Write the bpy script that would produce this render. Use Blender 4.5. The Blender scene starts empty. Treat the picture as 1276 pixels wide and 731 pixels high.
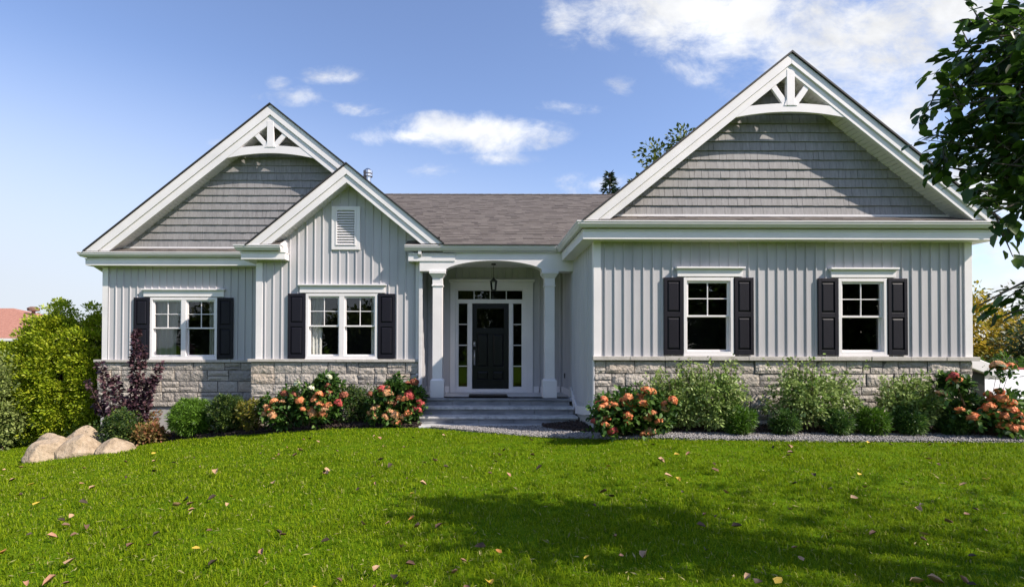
import bpy, math, random
import numpy as np
from mathutils import Vector, Matrix
random.seed(7); rng = np.random.default_rng(11)
R = math.radians
S = bpy.context.scene
C = S.collection
EYE = 1.6
# ------------------------------------------------------------------ camera
cd = bpy.data.cameras.new('camera'); cam = bpy.data.objects.new('camera', cd); C.objects.link(cam)
S.camera = cam
YAW, TILT, ROLL = 0.0, 0.012, 0.002
cam.matrix_world = (Matrix.Translation((0, 0, EYE)) @ Matrix.Rotation(-YAW, 4, 'Z') @ Matrix.Rotation(math.pi/2+TILT, 4, 'X') @ Matrix.Rotation(ROLL, 4, 'Z'))
cd.sensor_fit = 'HORIZONTAL'; cd.sensor_width = 36; cd.lens = 36*652/1276
cd.shift_x = (638-597)/1276; cd.shift_y = (422.6-365.5)/1276
cd.clip_start = 0.05; cd.clip_end = 2000
# ------------------------------------------------------------------ sun and sky
SUN_AZ, SUN_EL = 64, 41          # azimuth from the facade's normal towards the right, elevation
sd = Vector((math.sin(R(SUN_AZ))*math.cos(R(SUN_EL)), -math.cos(R(SUN_AZ))*math.cos(R(SUN_EL)), math.sin(R(SUN_EL))))
sl = bpy.data.lights.new('sun', 'SUN'); so = bpy.data.objects.new('sun', sl); C.objects.link(so)
sl.energy = 4.9; sl.angle = R(0.53); sl.color = (1.0, 0.90, 0.79)
so.rotation_euler = sd.to_track_quat('Z', 'Y').to_euler()
S.view_settings.view_transform = 'Standard'; S.view_settings.look = 'None'
S.view_settings.exposure = 0.55; S.view_settings.gamma = 1
S.render.engine = 'CYCLES'
S.cycles.max_bounces = 7; S.cycles.transparent_max_bounces = 12
W = bpy.data.worlds.new('World'); S.world = W; W.use_nodes = True
def build_world():
    nt = W.node_tree; N = nt.nodes; L = nt.links
    for n in list(N): N.remove(n)
    out = N.new('ShaderNodeOutputWorld'); bg = N.new('ShaderNodeBackground'); bg.inputs[1].default_value = 0.11
    sky = N.new('ShaderNodeTexSky'); sky.sky_type = 'NISHITA'; sky.sun_disc = False
    sky.sun_elevation = R(SUN_EL); sky.sun_rotation = math.atan2(sd.x, sd.y)
    sky.air_density = 1.0; sky.dust_density = 0.6; sky.ozone_density = 1.6; sky.altitude = 100
    tc = N.new('ShaderNodeTexCoord'); sep = N.new('ShaderNodeSeparateXYZ'); L.new(tc.outputs['Generated'], sep.inputs[0])
    def m(op, a, b=None, c=None):
        n = N.new('ShaderNodeMath'); n.operation = op
        for i, v in enumerate((a, b, c)):
            if v is None: continue
            if isinstance(v, (int, float)): n.inputs[i].default_value = v
            else: L.new(v, n.inputs[i])
        return n.outputs[0]
    y = m('MAXIMUM', m('ABSOLUTE', sep.outputs[1]), 0.05)
    u = m('DIVIDE', sep.outputs[0], y); v = m('DIVIDE', sep.outputs[2], y)
    cb = N.new('ShaderNodeCombineXYZ'); L.new(u, cb.inputs[0]); L.new(m('MULTIPLY', v, 1.5), cb.inputs[1])
    def noise(scale, detail, rough, off=0.0):
        n = N.new('ShaderNodeTexNoise'); n.inputs['Scale'].default_value = scale; n.inputs['Detail'].default_value = detail
        n.inputs['Roughness'].default_value = rough; n.inputs['Distortion'].default_value = 0.25
        mp = N.new('ShaderNodeMapping'); mp.inputs['Location'].default_value = (off, off*0.7, 0.3)
        L.new(cb.outputs[0], mp.inputs[0]); L.new(mp.outputs[0], n.inputs['Vector']); return n.outputs[0]
    n1 = noise(8, 8, 0.64); n2 = noise(5, 6, 0.6, 3.0)
    # clouds: (px, py, half-width, half-height, density) measured on the sky
    CL = [(585, 163, 125, 27, 1.6), (510, 168, 90, 15, 1.3), (700, 25, 42, 38, .75), (870, 8, 160, 60, 1.7), (1050, 50, 190, 95, 1.4), (930, 40, 130, 75, 1.0), (1200, 10, 220, 60, 1.4),
          (1110, 150, 100, 80, 1.1), (415, 92, 50, 17, .8), (372, 118, 60, 15, .85), (345, 105, 22, 16, .6), (440, 134, 60, 12, .65), (773, 104, 34, 18, .9),
          (700, 130, 65, 13, .65), (620, 195, 60, 14, .5), (530, 210, 60, 16, .55), (745, 228, 60, 18, .85), (270, 175, 22, 11, .5), (1240, 240, 150, 130, 1.15), (1270, 360, 130, 110, 1.15), (60, 60, 30, 8, 0.0), (880,75,30,40,.3)]
    acc = None
    for px, py, a, b, s in CL:
        uc, vc = (px-597)/653, (430-py)/653; a, b = a/653, b/653
        du = m('DIVIDE', m('SUBTRACT', u, uc), a); dv = m('DIVIDE', m('SUBTRACT', v, vc), b)
        d = m('SQRT', m('ADD', m('MULTIPLY', du, du), m('MULTIPLY', dv, dv)))
        f = m('MULTIPLY', m('MAXIMUM', m('SUBTRACT', 1.25, d), 0), s)
        acc = f if acc is None else m('MAXIMUM', acc, f)
    dens = m('ADD', m('MULTIPLY', acc, 0.62), m('MULTIPLY', m('SUBTRACT', n1, 0.52), 2.1))
    dens = m('MULTIPLY', dens, m('MINIMUM', m('MULTIPLY', acc, 3), 1))
    mr = N.new('ShaderNodeMapRange'); mr.interpolation_type = 'SMOOTHSTEP'; L.new(dens, mr.inputs[0]); mr.inputs[1].default_value = .10; mr.inputs[2].default_value = .98
    mr2 = N.new('ShaderNodeMapRange'); L.new(n2, mr2.inputs[0]); mr2.inputs[1].default_value = .35; mr2.inputs[2].default_value = .65; mr2.inputs[3].default_value = .74; mr2.inputs[4].default_value = 1.0
    # pale haze towards the horizon, strongest to the left
    hz = N.new('ShaderNodeMapRange'); hz.interpolation_type = 'SMOOTHSTEP'; L.new(m('ADD', v, m('MULTIPLY', m('MINIMUM', m('MAXIMUM', u, -1.0), 1.0), 0.25)), hz.inputs[0]); hz.inputs[1].default_value = .46; hz.inputs[2].default_value = -.16; hz.inputs[3].default_value = 0.0; hz.inputs[4].default_value = .93
    mix0 = N.new('ShaderNodeMix'); mix0.data_type = 'RGBA'; L.new(hz.outputs[0], mix0.inputs[0])
    tint = N.new('ShaderNodeMix'); tint.data_type = 'RGBA'; tint.blend_type = 'MULTIPLY'; tint.inputs[0].default_value = 1.0
    L.new(sky.outputs[0], tint.inputs[6]); tint.inputs[7].default_value = (1.33, 1.28, 1.42, 1)
    L.new(tint.outputs[2], mix0.inputs[6]); mix0.inputs[7].default_value = (4.6, 4.95, 5.5, 1)
    cl = N.new('ShaderNodeMix'); cl.data_type = 'RGBA'; cl.blend_type = 'MULTIPLY'; cl.inputs[0].default_value = 1.0
    cl.inputs[6].default_value = (6.9, 7.0, 7.2, 1); L.new(mr2.outputs[0], cl.inputs[7])
    mix = N.new('ShaderNodeMix'); mix.data_type = 'RGBA'; L.new(mr.outputs[0], mix.inputs[0]); L.new(mix0.outputs[2], mix.inputs[6]); L.new(cl.outputs[2], mix.inputs[7])
    L.new(mix.outputs[2], bg.inputs[0]); L.new(bg.outputs[0], out.inputs[0])
build_world()
W.cycles.sampling_method = 'MANUAL'; W.cycles.sample_map_resolution = 512
# ------------------------------------------------------------------ materials
def nodes_of(name):
    m = bpy.data.materials.new(name); m.use_nodes = True; nt = m.node_tree
    return m, nt.nodes, nt.links, nt.nodes['Principled BSDF']
def ramp(N, cols):
    r = N.new('ShaderNodeValToRGB'); e = r.color_ramp.elements
    while len(e) < len(cols): e.new(0.5)
    for i, c in enumerate(cols):
        p, c = c if len(c) == 2 else (i/(len(cols)-1), c)
        e[i].position = p; e[i].color = (*c, 1)
    return r
def mat(name, cols, rough=.6, scale=3.0, detail=6, bump=0.0, bscale=40, island=0.0, metal=0.0, spec=.5, stretch=(1, 1, 1), nrough=.6, bdist=.01, trans=0.0, icols=None):
    """cols: ramp of colours over noise; island: how much each loose piece varies; icols: ramp over the loose pieces"""
    m, N, L, P = nodes_of(name)
    P.inputs['Roughness'].default_value = rough; P.inputs['Metallic'].default_value = metal
    P.inputs['Specular IOR Level'].default_value = spec
    tc = N.new('ShaderNodeTexCoord'); mp = N.new('ShaderNodeMapping'); mp.inputs['Scale'].default_value = stretch
    L.new(tc.outputs['Object'], mp.inputs[0])
    n = N.new('ShaderNodeTexNoise'); n.inputs['Scale'].default_value = scale; n.inputs['Detail'].default_value = detail; n.inputs['Roughness'].default_value = nrough
    L.new(mp.outputs[0], n.inputs['Vector'])
    mr = N.new('ShaderNodeMapRange'); L.new(n.outputs[0], mr.inputs[0]); mr.inputs[1].default_value = .3; mr.inputs[2].default_value = .7
    r = ramp(N, cols); L.new(mr.outputs[0], r.inputs[0]); col = r.outputs[0]
    if island or icols:
        g = N.new('ShaderNodeNewGeometry')
        if icols:
            r2 = ramp(N, icols); L.new(g.outputs['Random Per Island'], r2.inputs[0])
            mx = N.new('ShaderNodeMix'); mx.data_type = 'RGBA'; mx.inputs[0].default_value = .75
            L.new(col, mx.inputs[6]); L.new(r2.outputs[0], mx.inputs[7]); col = mx.outputs[2]
        if island:
            hs = N.new('ShaderNodeHueSaturation'); mi = N.new('ShaderNodeMapRange'); L.new(g.outputs['Random Per Island'], mi.inputs[0])
            mi.inputs[3].default_value = 1-island; mi.inputs[4].default_value = 1+island
            L.new(mi.outputs[0], hs.inputs['Value']); L.new(col, hs.inputs['Color']); col = hs.outputs[0]
    L.new(col, P.inputs['Base Color'])
    if bump:
        n2 = N.new('ShaderNodeTexNoise'); n2.inputs['Scale'].default_value = bscale; n2.inputs['Detail'].default_value = 5; L.new(mp.outputs[0], n2.inputs['Vector'])
        b = N.new('ShaderNodeBump'); b.inputs['Strength'].default_value = bump; b.inputs['Distance'].default_value = bdist
        L.new(n2.outputs[0], b.inputs['Height']); L.new(b.outputs[0], P.inputs['Normal'])
    if trans:
        t = N.new('ShaderNodeBsdfTranslucent'); L.new(col, t.inputs[0]); ms = N.new('ShaderNodeMixShader'); ms.inputs[0].default_value = trans
        L.new(P.outputs[0], ms.inputs[1]); L.new(t.outputs[0], ms.inputs[2]); L.new(ms.outputs[0], N['Material Output'].inputs[0])
    return m
M = {}
M['siding'] = mat('grey_vinyl_siding', [(.40, .39, .41), (.475, .465, .48), (.51, .50, .51)], .55, 1.6, bump=.08, bscale=60, stretch=(1.5, 1, .18))
M['shake'] = mat('grey_shake_siding', [(.21, .20, .20), (.30, .288, .288)], .7, 5, bump=.25, bscale=30, stretch=(6, 6, .5), island=.06)
M['white'] = mat('white_trim', [(.71, .685, .685), (.82, .785, .78)], .45, 1.5, bump=.03, bscale=20)
M['soffit'] = mat('white_soffit', [(.67, .65, .655), (.75, .725, .73)], .5, 2)
M['gutter'] = mat('white_gutter', [(.64, .61, .61), (.74, .705, .70)], .3, 2, stretch=(1, 1, 4))
M['stone'] = mat('ashlar_stone', [(.22, .205, .185), (.38, .365, .34), (.5, .48, .45)], .85, 7, 8, bump=1.0, bscale=20, bdist=.035,
                 icols=[(0, (.28, .25, .22)), (.3, (.42, .37, .31)), (.6, (.50, .445, .375)), (.8, (.36, .325, .285)), (1, (.46, .37, .28))])
M['mortar'] = mat('mortar', [(.09, .085, .08), (.15, .14, .13)], .9, 20)
M['cap'] = mat('stone_cap', [(.40, .37, .33), (.52, .49, .45)], .8, 9, bump=.4, bscale=40)
M['concrete'] = mat('foundation_concrete', [(.36, .35, .34), (.47, .46, .44)], .85, 4, bump=.3, bscale=60)
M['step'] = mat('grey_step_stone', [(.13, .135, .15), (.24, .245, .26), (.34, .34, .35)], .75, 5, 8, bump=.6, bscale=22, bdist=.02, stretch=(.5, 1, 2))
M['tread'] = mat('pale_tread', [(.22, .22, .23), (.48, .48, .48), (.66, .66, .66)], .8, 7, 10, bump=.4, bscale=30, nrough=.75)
M['deck'] = mat('porch_floor', [(.5, .51, .53), (.6, .6, .61)], .55, 3)
M['shingle'] = mat('asphalt_shingle', [(.055, .046, .045), (.12, .10, .098)], .9, 30, bump=.5, bscale=140,
                   icols=[(0, (.085, .071, .062)), (.3, (.12, .103, .088)), (.65, (.155, .134, .115)), (1, (.105, .088, .076))])
M['dark'] = mat('dark_edge', [(.02, .02, .022), (.035, .033, .035)], .7, 3)
M['navy'] = mat('dark_shutter', [(.007, .006, .011), (.012, .011, .018)], .5, 2, spec=.25, bump=.1, bscale=50, stretch=(1, 1, .2))
M['door'] = mat('black_door', [(.004, .004, .005), (.008, .008, .010)], .35, 2, spec=.3)
M['metal'] = mat('brushed_metal', [(.55, .55, .55), (.7, .7, .7)], .3, 8, metal=1)
M['iron'] = mat('black_iron', [(.012, .012, .012), (.02, .02, .02)], .4, 8)
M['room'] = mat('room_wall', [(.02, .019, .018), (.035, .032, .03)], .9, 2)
M['curtain'] = mat('curtain', [(.84, .82, .76), (.90, .88, .83)], .9, 6, trans=.3)
M['mat'] = mat('doormat', [(.02, .018, .016), (.05, .045, .04)], 1, 40)
M['mulch'] = mat('mulch', [(.018, .011, .009), (.05, .032, .026), (.085, .055, .042)], .95, 18, 8, bump=.9, bscale=45, bdist=.03, island=.25)
M['gravel'] = mat('gravel', [(.17, .16, .155), (.33, .31, .30)], .9, 40, bump=.8, bscale=80, icols=[(0, (.12, .115, .11)), (.4, (.30, .285, .275)), (.75, (.42, .41, .40)), (1, (.24, .20, .18))])
M['boulder'] = mat('sandstone_boulder', [(.15, .105, .07), (.33, .25, .165), (.42, .33, .23), (.47, .39, .29)], .9, 4.5, 10, bump=.9, bscale=22, bdist=.03, nrough=.72)
M['bark'] = mat('bark', [(.06, .045, .035), (.13, .105, .085)], .95, 8, bump=.8, bscale=30, stretch=(3, 3, .6))
M['stemred'] = mat('stem', [(.07, .045, .03), (.12, .08, .05)], .8, 8)
M['terra'] = mat('terracotta_roof', [(.30, .13, .09), (.42, .20, .14)], .85, 6, bump=.5, bscale=30)
M['brick'] = mat('brown_brick', [(.14, .08, .06), (.22, .13, .10)], .9, 12)
M['driveway'] = mat('pale_driveway', [(.5, .5, .49), (.6, .6, .59)], .8, 5)
M['redmulch'] = mat('red_mulch', [(.20, .04, .03), (.30, .07, .05)], .9, 12)
def leafmat(name, cols, trans=.35, rough=.5, spec=.4, var=.3):
    return mat(name, cols, rough, 1.6, 3, island=var, trans=trans, spec=spec, icols=[(i/(len(cols)-1), c) for i, c in enumerate(cols)])
M['l_maple'] = leafmat('broad_tree_leaf', [(.025, .055, .010), (.045, .10, .014), (.10, .17, .02)], .5, .35, .5)
M['l_purple'] = leafmat('purple_leaf', [(.03, .014, .028), (.065, .03, .045), (.16, .09, .09)], .2, .4)
M['l_globe'] = leafmat('bright_cedar_leaf', [(.06, .14, .012), (.11, .22, .02), (.15, .27, .03)], .3)
M['l_box'] = leafmat('boxwood_leaf', [(.02, .05, .012), (.04, .09, .018), (.12, .15, .02)], .25)
M['l_hyd'] = leafmat('hydrangea_leaf', [(.025, .07, .015), (.05, .13, .02), (.12, .19, .03)], .3)
M['l_gold'] = leafmat('golden_low_leaf', [(.08, .11, .015), (.16, .17, .02), (.20, .13, .03)], .3)
M['l_sedum'] = leafmat('autumn_low_leaf', [(.10, .15, .03), (.24, .18, .03), (.26, .08, .06), (.16, .20, .06)], .3)
M['l_vari'] = leafmat('variegated_leaf', [(.10, .18, .02), (.24, .34, .08), (.42, .50, .20), (.15, .26, .035)], .3)
M['l_thuja'] = leafmat('hedge_leaf', [(.16, .27, .010), (.30, .40, .015), (.44, .46, .03), (.20, .30, .015)], .35)
M['l_pale'] = leafmat('pale_shrub_leaf', [(.16, .22, .05), (.30, .35, .12), (.22, .28, .06)], .3)
M['l_back'] = leafmat('backyard_leaf', [(.04, .075, .012), (.09, .13, .02), (.14, .16, .025)], .3)
M['l_conifer'] = leafmat('conifer_needle', [(.02, .045, .02), (.04, .075, .03)], .1)
M['l_yellow'] = leafmat('yellow_leaf', [(.22, .24, .03), (.42, .34, .03), (.50, .30, .05)], .4)
M['l_dark'] = leafmat('dark_backyard_leaf', [(.03, .06, .02), (.06, .10, .03), (.14, .10, .04)], .25)
M['l_jun'] = leafmat('bright_ground_hedge', [(.05, .13, .008), (.10, .20, .012)], .25)
M['f_salmon'] = leafmat('salmon_petals', [(.80, .27, .10), (.86, .40, .17), (.78, .22, .12)], .25, .7)
M['f_red'] = leafmat('rose_petals', [(.50, .06, .08), (.62, .12, .11), (.45, .09, .06)], .25, .7)
M['f_peach'] = leafmat('peach_petals', [(.72, .38, .18), (.75, .48, .26), (.66, .27, .12)], .25, .7)
M['f_cream'] = leafmat('cream_petals', [(.72, .74, .50), (.80, .78, .62)], .25, .7)
M['f_rust'] = leafmat('rust_petals', [(.30, .09, .05), (.42, .15, .09)], .25, .8)
M['grass'] = mat('grass_blade', [(.10, .17, .002), (.21, .29, .004)], .7, .7, 5, trans=.4, spec=.08,
                 icols=[(0, (.06, .13, .002)), (.35, (.168, .25, .004)), (.8, (.26, .335, .008)), (.93, (.26, .34, .03)), (1, (.44, .38, .15))])
M['lawn'] = mat('lawn_ground', [(.045, .10, .002), (.085, .16, .003), (.11, .16, .006)], .95, 2.5, 8, bump=.8, bscale=60, bdist=.02, spec=.05)
for k, c in dict(tan=(.46, .29, .16), brown=(.16, .085, .05), yellow=(.60, .42, .05), pink=(.42, .22, .13), dark=(.045, .028, .014), orange=(.55, .24, .05)).items():
    M['lf_'+k] = mat('fallen_leaf_'+k, [tuple(x*.75 for x in c), c], .7, 12)
def glassmat():
    m, N, L, P = nodes_of('window_glass'); N.remove(P)
    t = N.new('ShaderNodeBsdfTransparent'); t.inputs[0].default_value = (.95, .965, .96, 1); g = N.new('ShaderNodeBsdfGlossy'); g.inputs['Roughness'].default_value = .012
    f = N.new('ShaderNodeFresnel'); f.inputs[0].default_value = 1.85; ms = N.new('ShaderNodeMixShader')
    n = N.new('ShaderNodeTexNoise'); n.inputs['Scale'].default_value = 3.0; tc = N.new('ShaderNodeTexCoord'); L.new(tc.outputs['Object'], n.inputs[0])
    b = N.new('ShaderNodeBump'); b.inputs['Strength'].default_value = .05; b.inputs['Distance'].default_value = .02; L.new(n.outputs[0], b.inputs['Height']); L.new(b.outputs[0], g.inputs['Normal'])
    L.new(f.outputs[0], ms.inputs[0]); L.new(t.outputs[0], ms.inputs[1]); L.new(g.outputs[0], ms.inputs[2]); L.new(ms.outputs[0], N['Material Output'].inputs[0])
    return m
M['glass'] = glassmat()
# ------------------------------------------------------------------ mesh helpers
ORG = {}
def link(name, me, parent=None, loc=None):
    o = bpy.data.objects.new(name, me); C.objects.link(o)
    if parent is not None: o.parent = parent; ORG[o.name] = ORG.get(parent.name, Vector())
    elif loc is not None: o.location = loc; ORG[o.name] = Vector(loc)
    return o
def tag(o, label=None, cat=None, group=None, kind=None):
    if label: o['label'] = label
    if cat: o['category'] = cat
    if group: o['group'] = group
    if kind: o['kind'] = kind
    return o
def empty(name, loc, label, cat, group=None):
    o = bpy.data.objects.new(name, None); C.objects.link(o); o.location = loc; o.empty_display_size = .2
    ORG[o.name] = Vector(loc); return tag(o, label, cat, group)
def np_mesh(name, V, F):
    """V (n,3); F list of (k, array(m,k))"""
    me = bpy.data.meshes.new(name)
    V = np.asarray(V, dtype=np.float32); me.vertices.add(len(V)); me.vertices.foreach_set('co', V.ravel())
    loops = np.concatenate([f.ravel() for f in F]).astype(np.int32)
    tot = np.concatenate([np.full(len(f), f.shape[1]) for f in F]).astype(np.int32)
    st = np.concatenate([[0], np.cumsum(tot)[:-1]]).astype(np.int32)
    me.loops.add(len(loops)); me.loops.foreach_set('vertex_index', loops)
    me.polygons.add(len(tot)); me.polygons.foreach_set('loop_start', st); me.polygons.foreach_set('loop_total', tot)
    me.update(calc_edges=True); return me
class MB:
    def __init__(s): s.v = []; s.f = []
    def add(s, vs, fs):
        b = len(s.v); s.v += [tuple(v) for v in vs]; s.f += [tuple(i+b for i in f) for f in fs]; return s
    def box(s, x0, x1, y0, y1, z0, z1):
        return s.add([(x0,y0,z0),(x1,y0,z0),(x1,y1,z0),(x0,y1,z0),(x0,y0,z1),(x1,y0,z1),(x1,y1,z1),(x0,y1,z1)],
                     [(0,3,2,1),(4,5,6,7),(0,1,5,4),(1,2,6,5),(2,3,7,6),(3,0,4,7)])
    def sheet(s, x0, x1, y, z0, z1): return s.add([(x0,y,z0),(x1,y,z0),(x1,y,z1),(x0,y,z1)], [(0,1,2,3)])
    def prism(s, pts, y0, y1):                       # pts (x,z) extruded along y
        n = len(pts)
        return s.add([(x,y0,z) for x,z in pts]+[(x,y1,z) for x,z in pts],
                     [tuple(range(n)), tuple(range(2*n-1, n-1, -1))]+[(i,i+n,(i+1)%n+n,(i+1)%n) for i in range(n)])
    def prismx(s, pts, x0, x1):                      # pts (y,z) extruded along x
        n = len(pts)
        return s.add([(x0,y,z) for y,z in pts]+[(x1,y,z) for y,z in pts],
                     [tuple(range(n)), tuple(range(2*n-1, n-1, -1))]+[(i,i+n,(i+1)%n+n,(i+1)%n) for i in range(n)])
    def sweep(s, path, prof):                        # prof (out, z) along a ground polyline, mitred; outward = right of travel
        n, k = len(path), len(prof); P = [Vector(p) for p in path]; vs = []
        for i in range(n):
            ds = []
            if i > 0: ds.append((P[i]-P[i-1]).normalized())
            if i < n-1: ds.append((P[i+1]-P[i]).normalized())
            ns = [Vector((d.y, -d.x)) for d in ds]
            nm = ns[0] if len(ns) == 1 else (ns[0]+ns[1])/(1+ns[0].dot(ns[1]))
            for o, z in prof: vs.append((P[i].x+nm.x*o, P[i].y+nm.y*o, z))
        fs = [(i*k+j, i*k+(j+1)%k, (i+1)*k+(j+1)%k, (i+1)*k+j) for i in range(n-1) for j in range(k)]
        fs += [tuple(range(k)), tuple(range(n*k-1, (n-1)*k-1, -1))]
        return s.add(vs, fs)
    def tube(s, p, q, r0, r1=None, n=8):
        r1 = r0 if r1 is None else r1; p, q = Vector(p), Vector(q); d = (q-p).normalized()
        a = d.orthogonal().normalized(); b = d.cross(a); vs = []
        for c, r in ((p, r0), (q, r1)):
            for i in range(n):
                t = 2*math.pi*i/n; vs.append(c+(a*math.cos(t)+b*math.sin(t))*r)
        return s.add(vs, [(i,(i+1)%n,(i+1)%n+n,i+n) for i in range(n)]+[tuple(range(n-1,-1,-1)), tuple(range(n,2*n))])
    def lathe(s, c, prof, n=16):                      # prof (r, z) about vertical axis
        k = len(prof); vs = [(c[0]+r*math.cos(2*math.pi*i/n), c[1]+r*math.sin(2*math.pi*i/n), c[2]+z) for i in range(n) for r, z in prof]
        return s.add(vs, [(i*k+j, ((i+1)%n)*k+j, ((i+1)%n)*k+j+1, i*k+j+1) for i in range(n) for j in range(k-1)])
    def obj(s, name, m, parent=None, loc=None, bevel=0.0, smooth=False):
        import bmesh
        org = ORG.get(parent.name, Vector()) if parent is not None else Vector(loc or (0,0,0))
        me = bpy.data.meshes.new(name); me.from_pydata([tuple(Vector(v)-org) for v in s.v], [], s.f)
        bm = bmesh.new(); bm.from_mesh(me); bmesh.ops.recalc_face_normals(bm, faces=bm.faces)
        if smooth:
            for f in bm.faces: f.smooth = True
        bm.to_mesh(me); bm.free(); me.materials.append(m)
        o = link(name, me, parent, loc)
        if bevel:
            b = o.modifiers.new('bevel', 'BEVEL'); b.width = bevel; b.segments = 2; b.limit_method = 'ANGLE'; b.angle_limit = R(40); b.harden_normals = False
        return o
def np_obj(name, V, F, m, parent=None, loc=None):
    org = ORG.get(parent.name, Vector()) if parent is not None else Vector(loc or (0,0,0))
    me = np_mesh(name, np.asarray(V)-np.array(org), F); me.materials.append(m)
    return link(name, me, parent, loc)
# leaves ------------------------------------------------------------
T_DIA = (np.array([(0,0,0),(.5,.26,.07),(1,0,0),(.5,-.26,.07)]), [np.array([(0,2,1),(0,3,2)])])
T_LEAF = (np.array([(0,0,0),(.5,0,-.02),(1,0,-.1),(.28,.30,.07),(.72,.22,.03),(.28,-.30,.07),(.72,-.22,.03)]),
          [np.array([(0,1,3),(1,4,3),(1,2,4),(0,5,1),(1,5,6),(1,6,2)])])
T_THIN = (np.array([(0,0,0),(.4,.11,.03),(1,0,0),(.4,-.11,.03)]), [np.array([(0,2,1),(0,3,2)])])
T_PET = (np.array([(-.5,-.5,0),(.5,-.5,.1),(.5,.5,0),(-.5,.5,.1)]), [np.array([(0,1,2,3)])])
def scatter(T, P, D, Nn, size):
    """instances of template T at P with length axis D, normal hint Nn, per-leaf size -> V, F"""
    D = D/np.linalg.norm(D, axis=1, keepdims=True); X = np.cross(Nn, D); X /= (np.linalg.norm(X, axis=1, keepdims=True)+1e-9); Z = np.cross(D, X)
    tv = T[0]; n = len(P)
    V = P[:,None,:]+size[:,None,None]*(tv[None,:,0,None]*D[:,None,:]+tv[None,:,1,None]*X[:,None,:]+tv[None,:,2,None]*Z[:,None,:])
    base = (np.arange(n)*len(tv))[:,None,None]
    return V.reshape(-1,3), [(f[None]+base).reshape(-1, f.shape[1]) for f in T[1]]
def rdir(n):
    v = rng.normal(size=(n,3)); return v/np.linalg.norm(v, axis=1, keepdims=True)
def clump_cloud(c, rad, nclump, per, cr, fill=.55, flat=.8, noise=.18, hemi=None):
    """points and outward directions of leaves in clumps spread through an ellipsoid"""
    c = np.array(c); rad = np.array(rad); d = rdir(nclump)
    if hemi is not None: d[:,2] = np.where(d[:,2] < hemi, -d[:,2]*.6, d[:,2])
    r = rng.uniform(fill, 1, nclump)**.7*(1+rng.normal(0, noise, nclump))
    cc = c+d*rad*r[:,None]
    sz = cr*rng.uniform(.6, 1.35, nclump)
    P = np.repeat(cc, per, 0); q = rdir(nclump*per)*(rng.uniform(0,1,(nclump*per,1))**.45)*np.repeat(sz, per)[:,None]; q[:,2] *= flat
    out = np.repeat(d, per, 0)*.5+q/np.linalg.norm(q, axis=1, keepdims=True)
    return P+q, out, cc
def leaves(name, P, out, T, size, m, parent, droop=.3, up=.6, var=.3):
    n = len(P); D = out+rdir(n)*.6; D[:,2] -= droop
    Nn = rdir(n)*.6; Nn[:,2] += up
    V, F = scatter(T, P, D, Nn, size*(1+rng.uniform(-var, var, n)))
    return np_obj(name, V, F, m, parent)
# ------------------------------------------------------------------ ground
def sstep(a, b, x):
    t = np.clip((x-a)/(b-a), 0, 1); return t*t*(3-2*t)
def ground(x, y):   # falls away to the left, rises gently beside the right wing
    x = np.asarray(x, float); y = np.asarray(y, float)
    l = np.log1p(np.exp((-x-2.2)*2))/2
    l = np.minimum(l, 12)*.1*sstep(2.5, 9, y)
    r = .16*sstep(.8, 3.2, x)*sstep(3, 7.5, y)
    return -l+r+.03*sstep(5, 10, y)+.85*sstep(8.9, 10.6, x)*sstep(9.3, 12, y)
def gz(x, y): return float(ground(x, y))
def at(px, py, D): return Vector(((px-597)/653*D, D, EYE+(430-py)/653*D))
def grid_sheet(name, xs, ys, zf, m, parent=None):
    X, Y = np.meshgrid(xs, ys); Z = zf(X, Y); V = np.stack([X, Y, Z], -1).reshape(-1, 3)
    nx, ny = len(xs), len(ys); i = (np.arange(ny-1)[:,None]*nx+np.arange(nx-1)[None]).ravel()
    me = np_mesh(name, V, [np.stack([i, i+1, i+nx+1, i+nx], 1)]); me.materials.append(m)
    me.polygons.foreach_set('use_smooth', np.ones(len(me.polygons), bool)); return link(name, me, parent)
xs = np.concatenate([-np.geomspace(400, 16, 22), np.arange(-15, 15.01, .25), np.geomspace(16, 400, 22)])
ys = np.concatenate([-np.geomspace(400, 3, 22), np.arange(-2.5, 18.01, .25), np.geomspace(19, 600, 26)])
lawn = tag(grid_sheet('lawn', xs, ys, lambda X, Y: ground(X, Y)+.006*np.sin(X*3.1+Y)*np.cos(Y*2.3), M['lawn']), 'bright green autumn lawn in front of the grey house', 'lawn', kind='structure')
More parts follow.
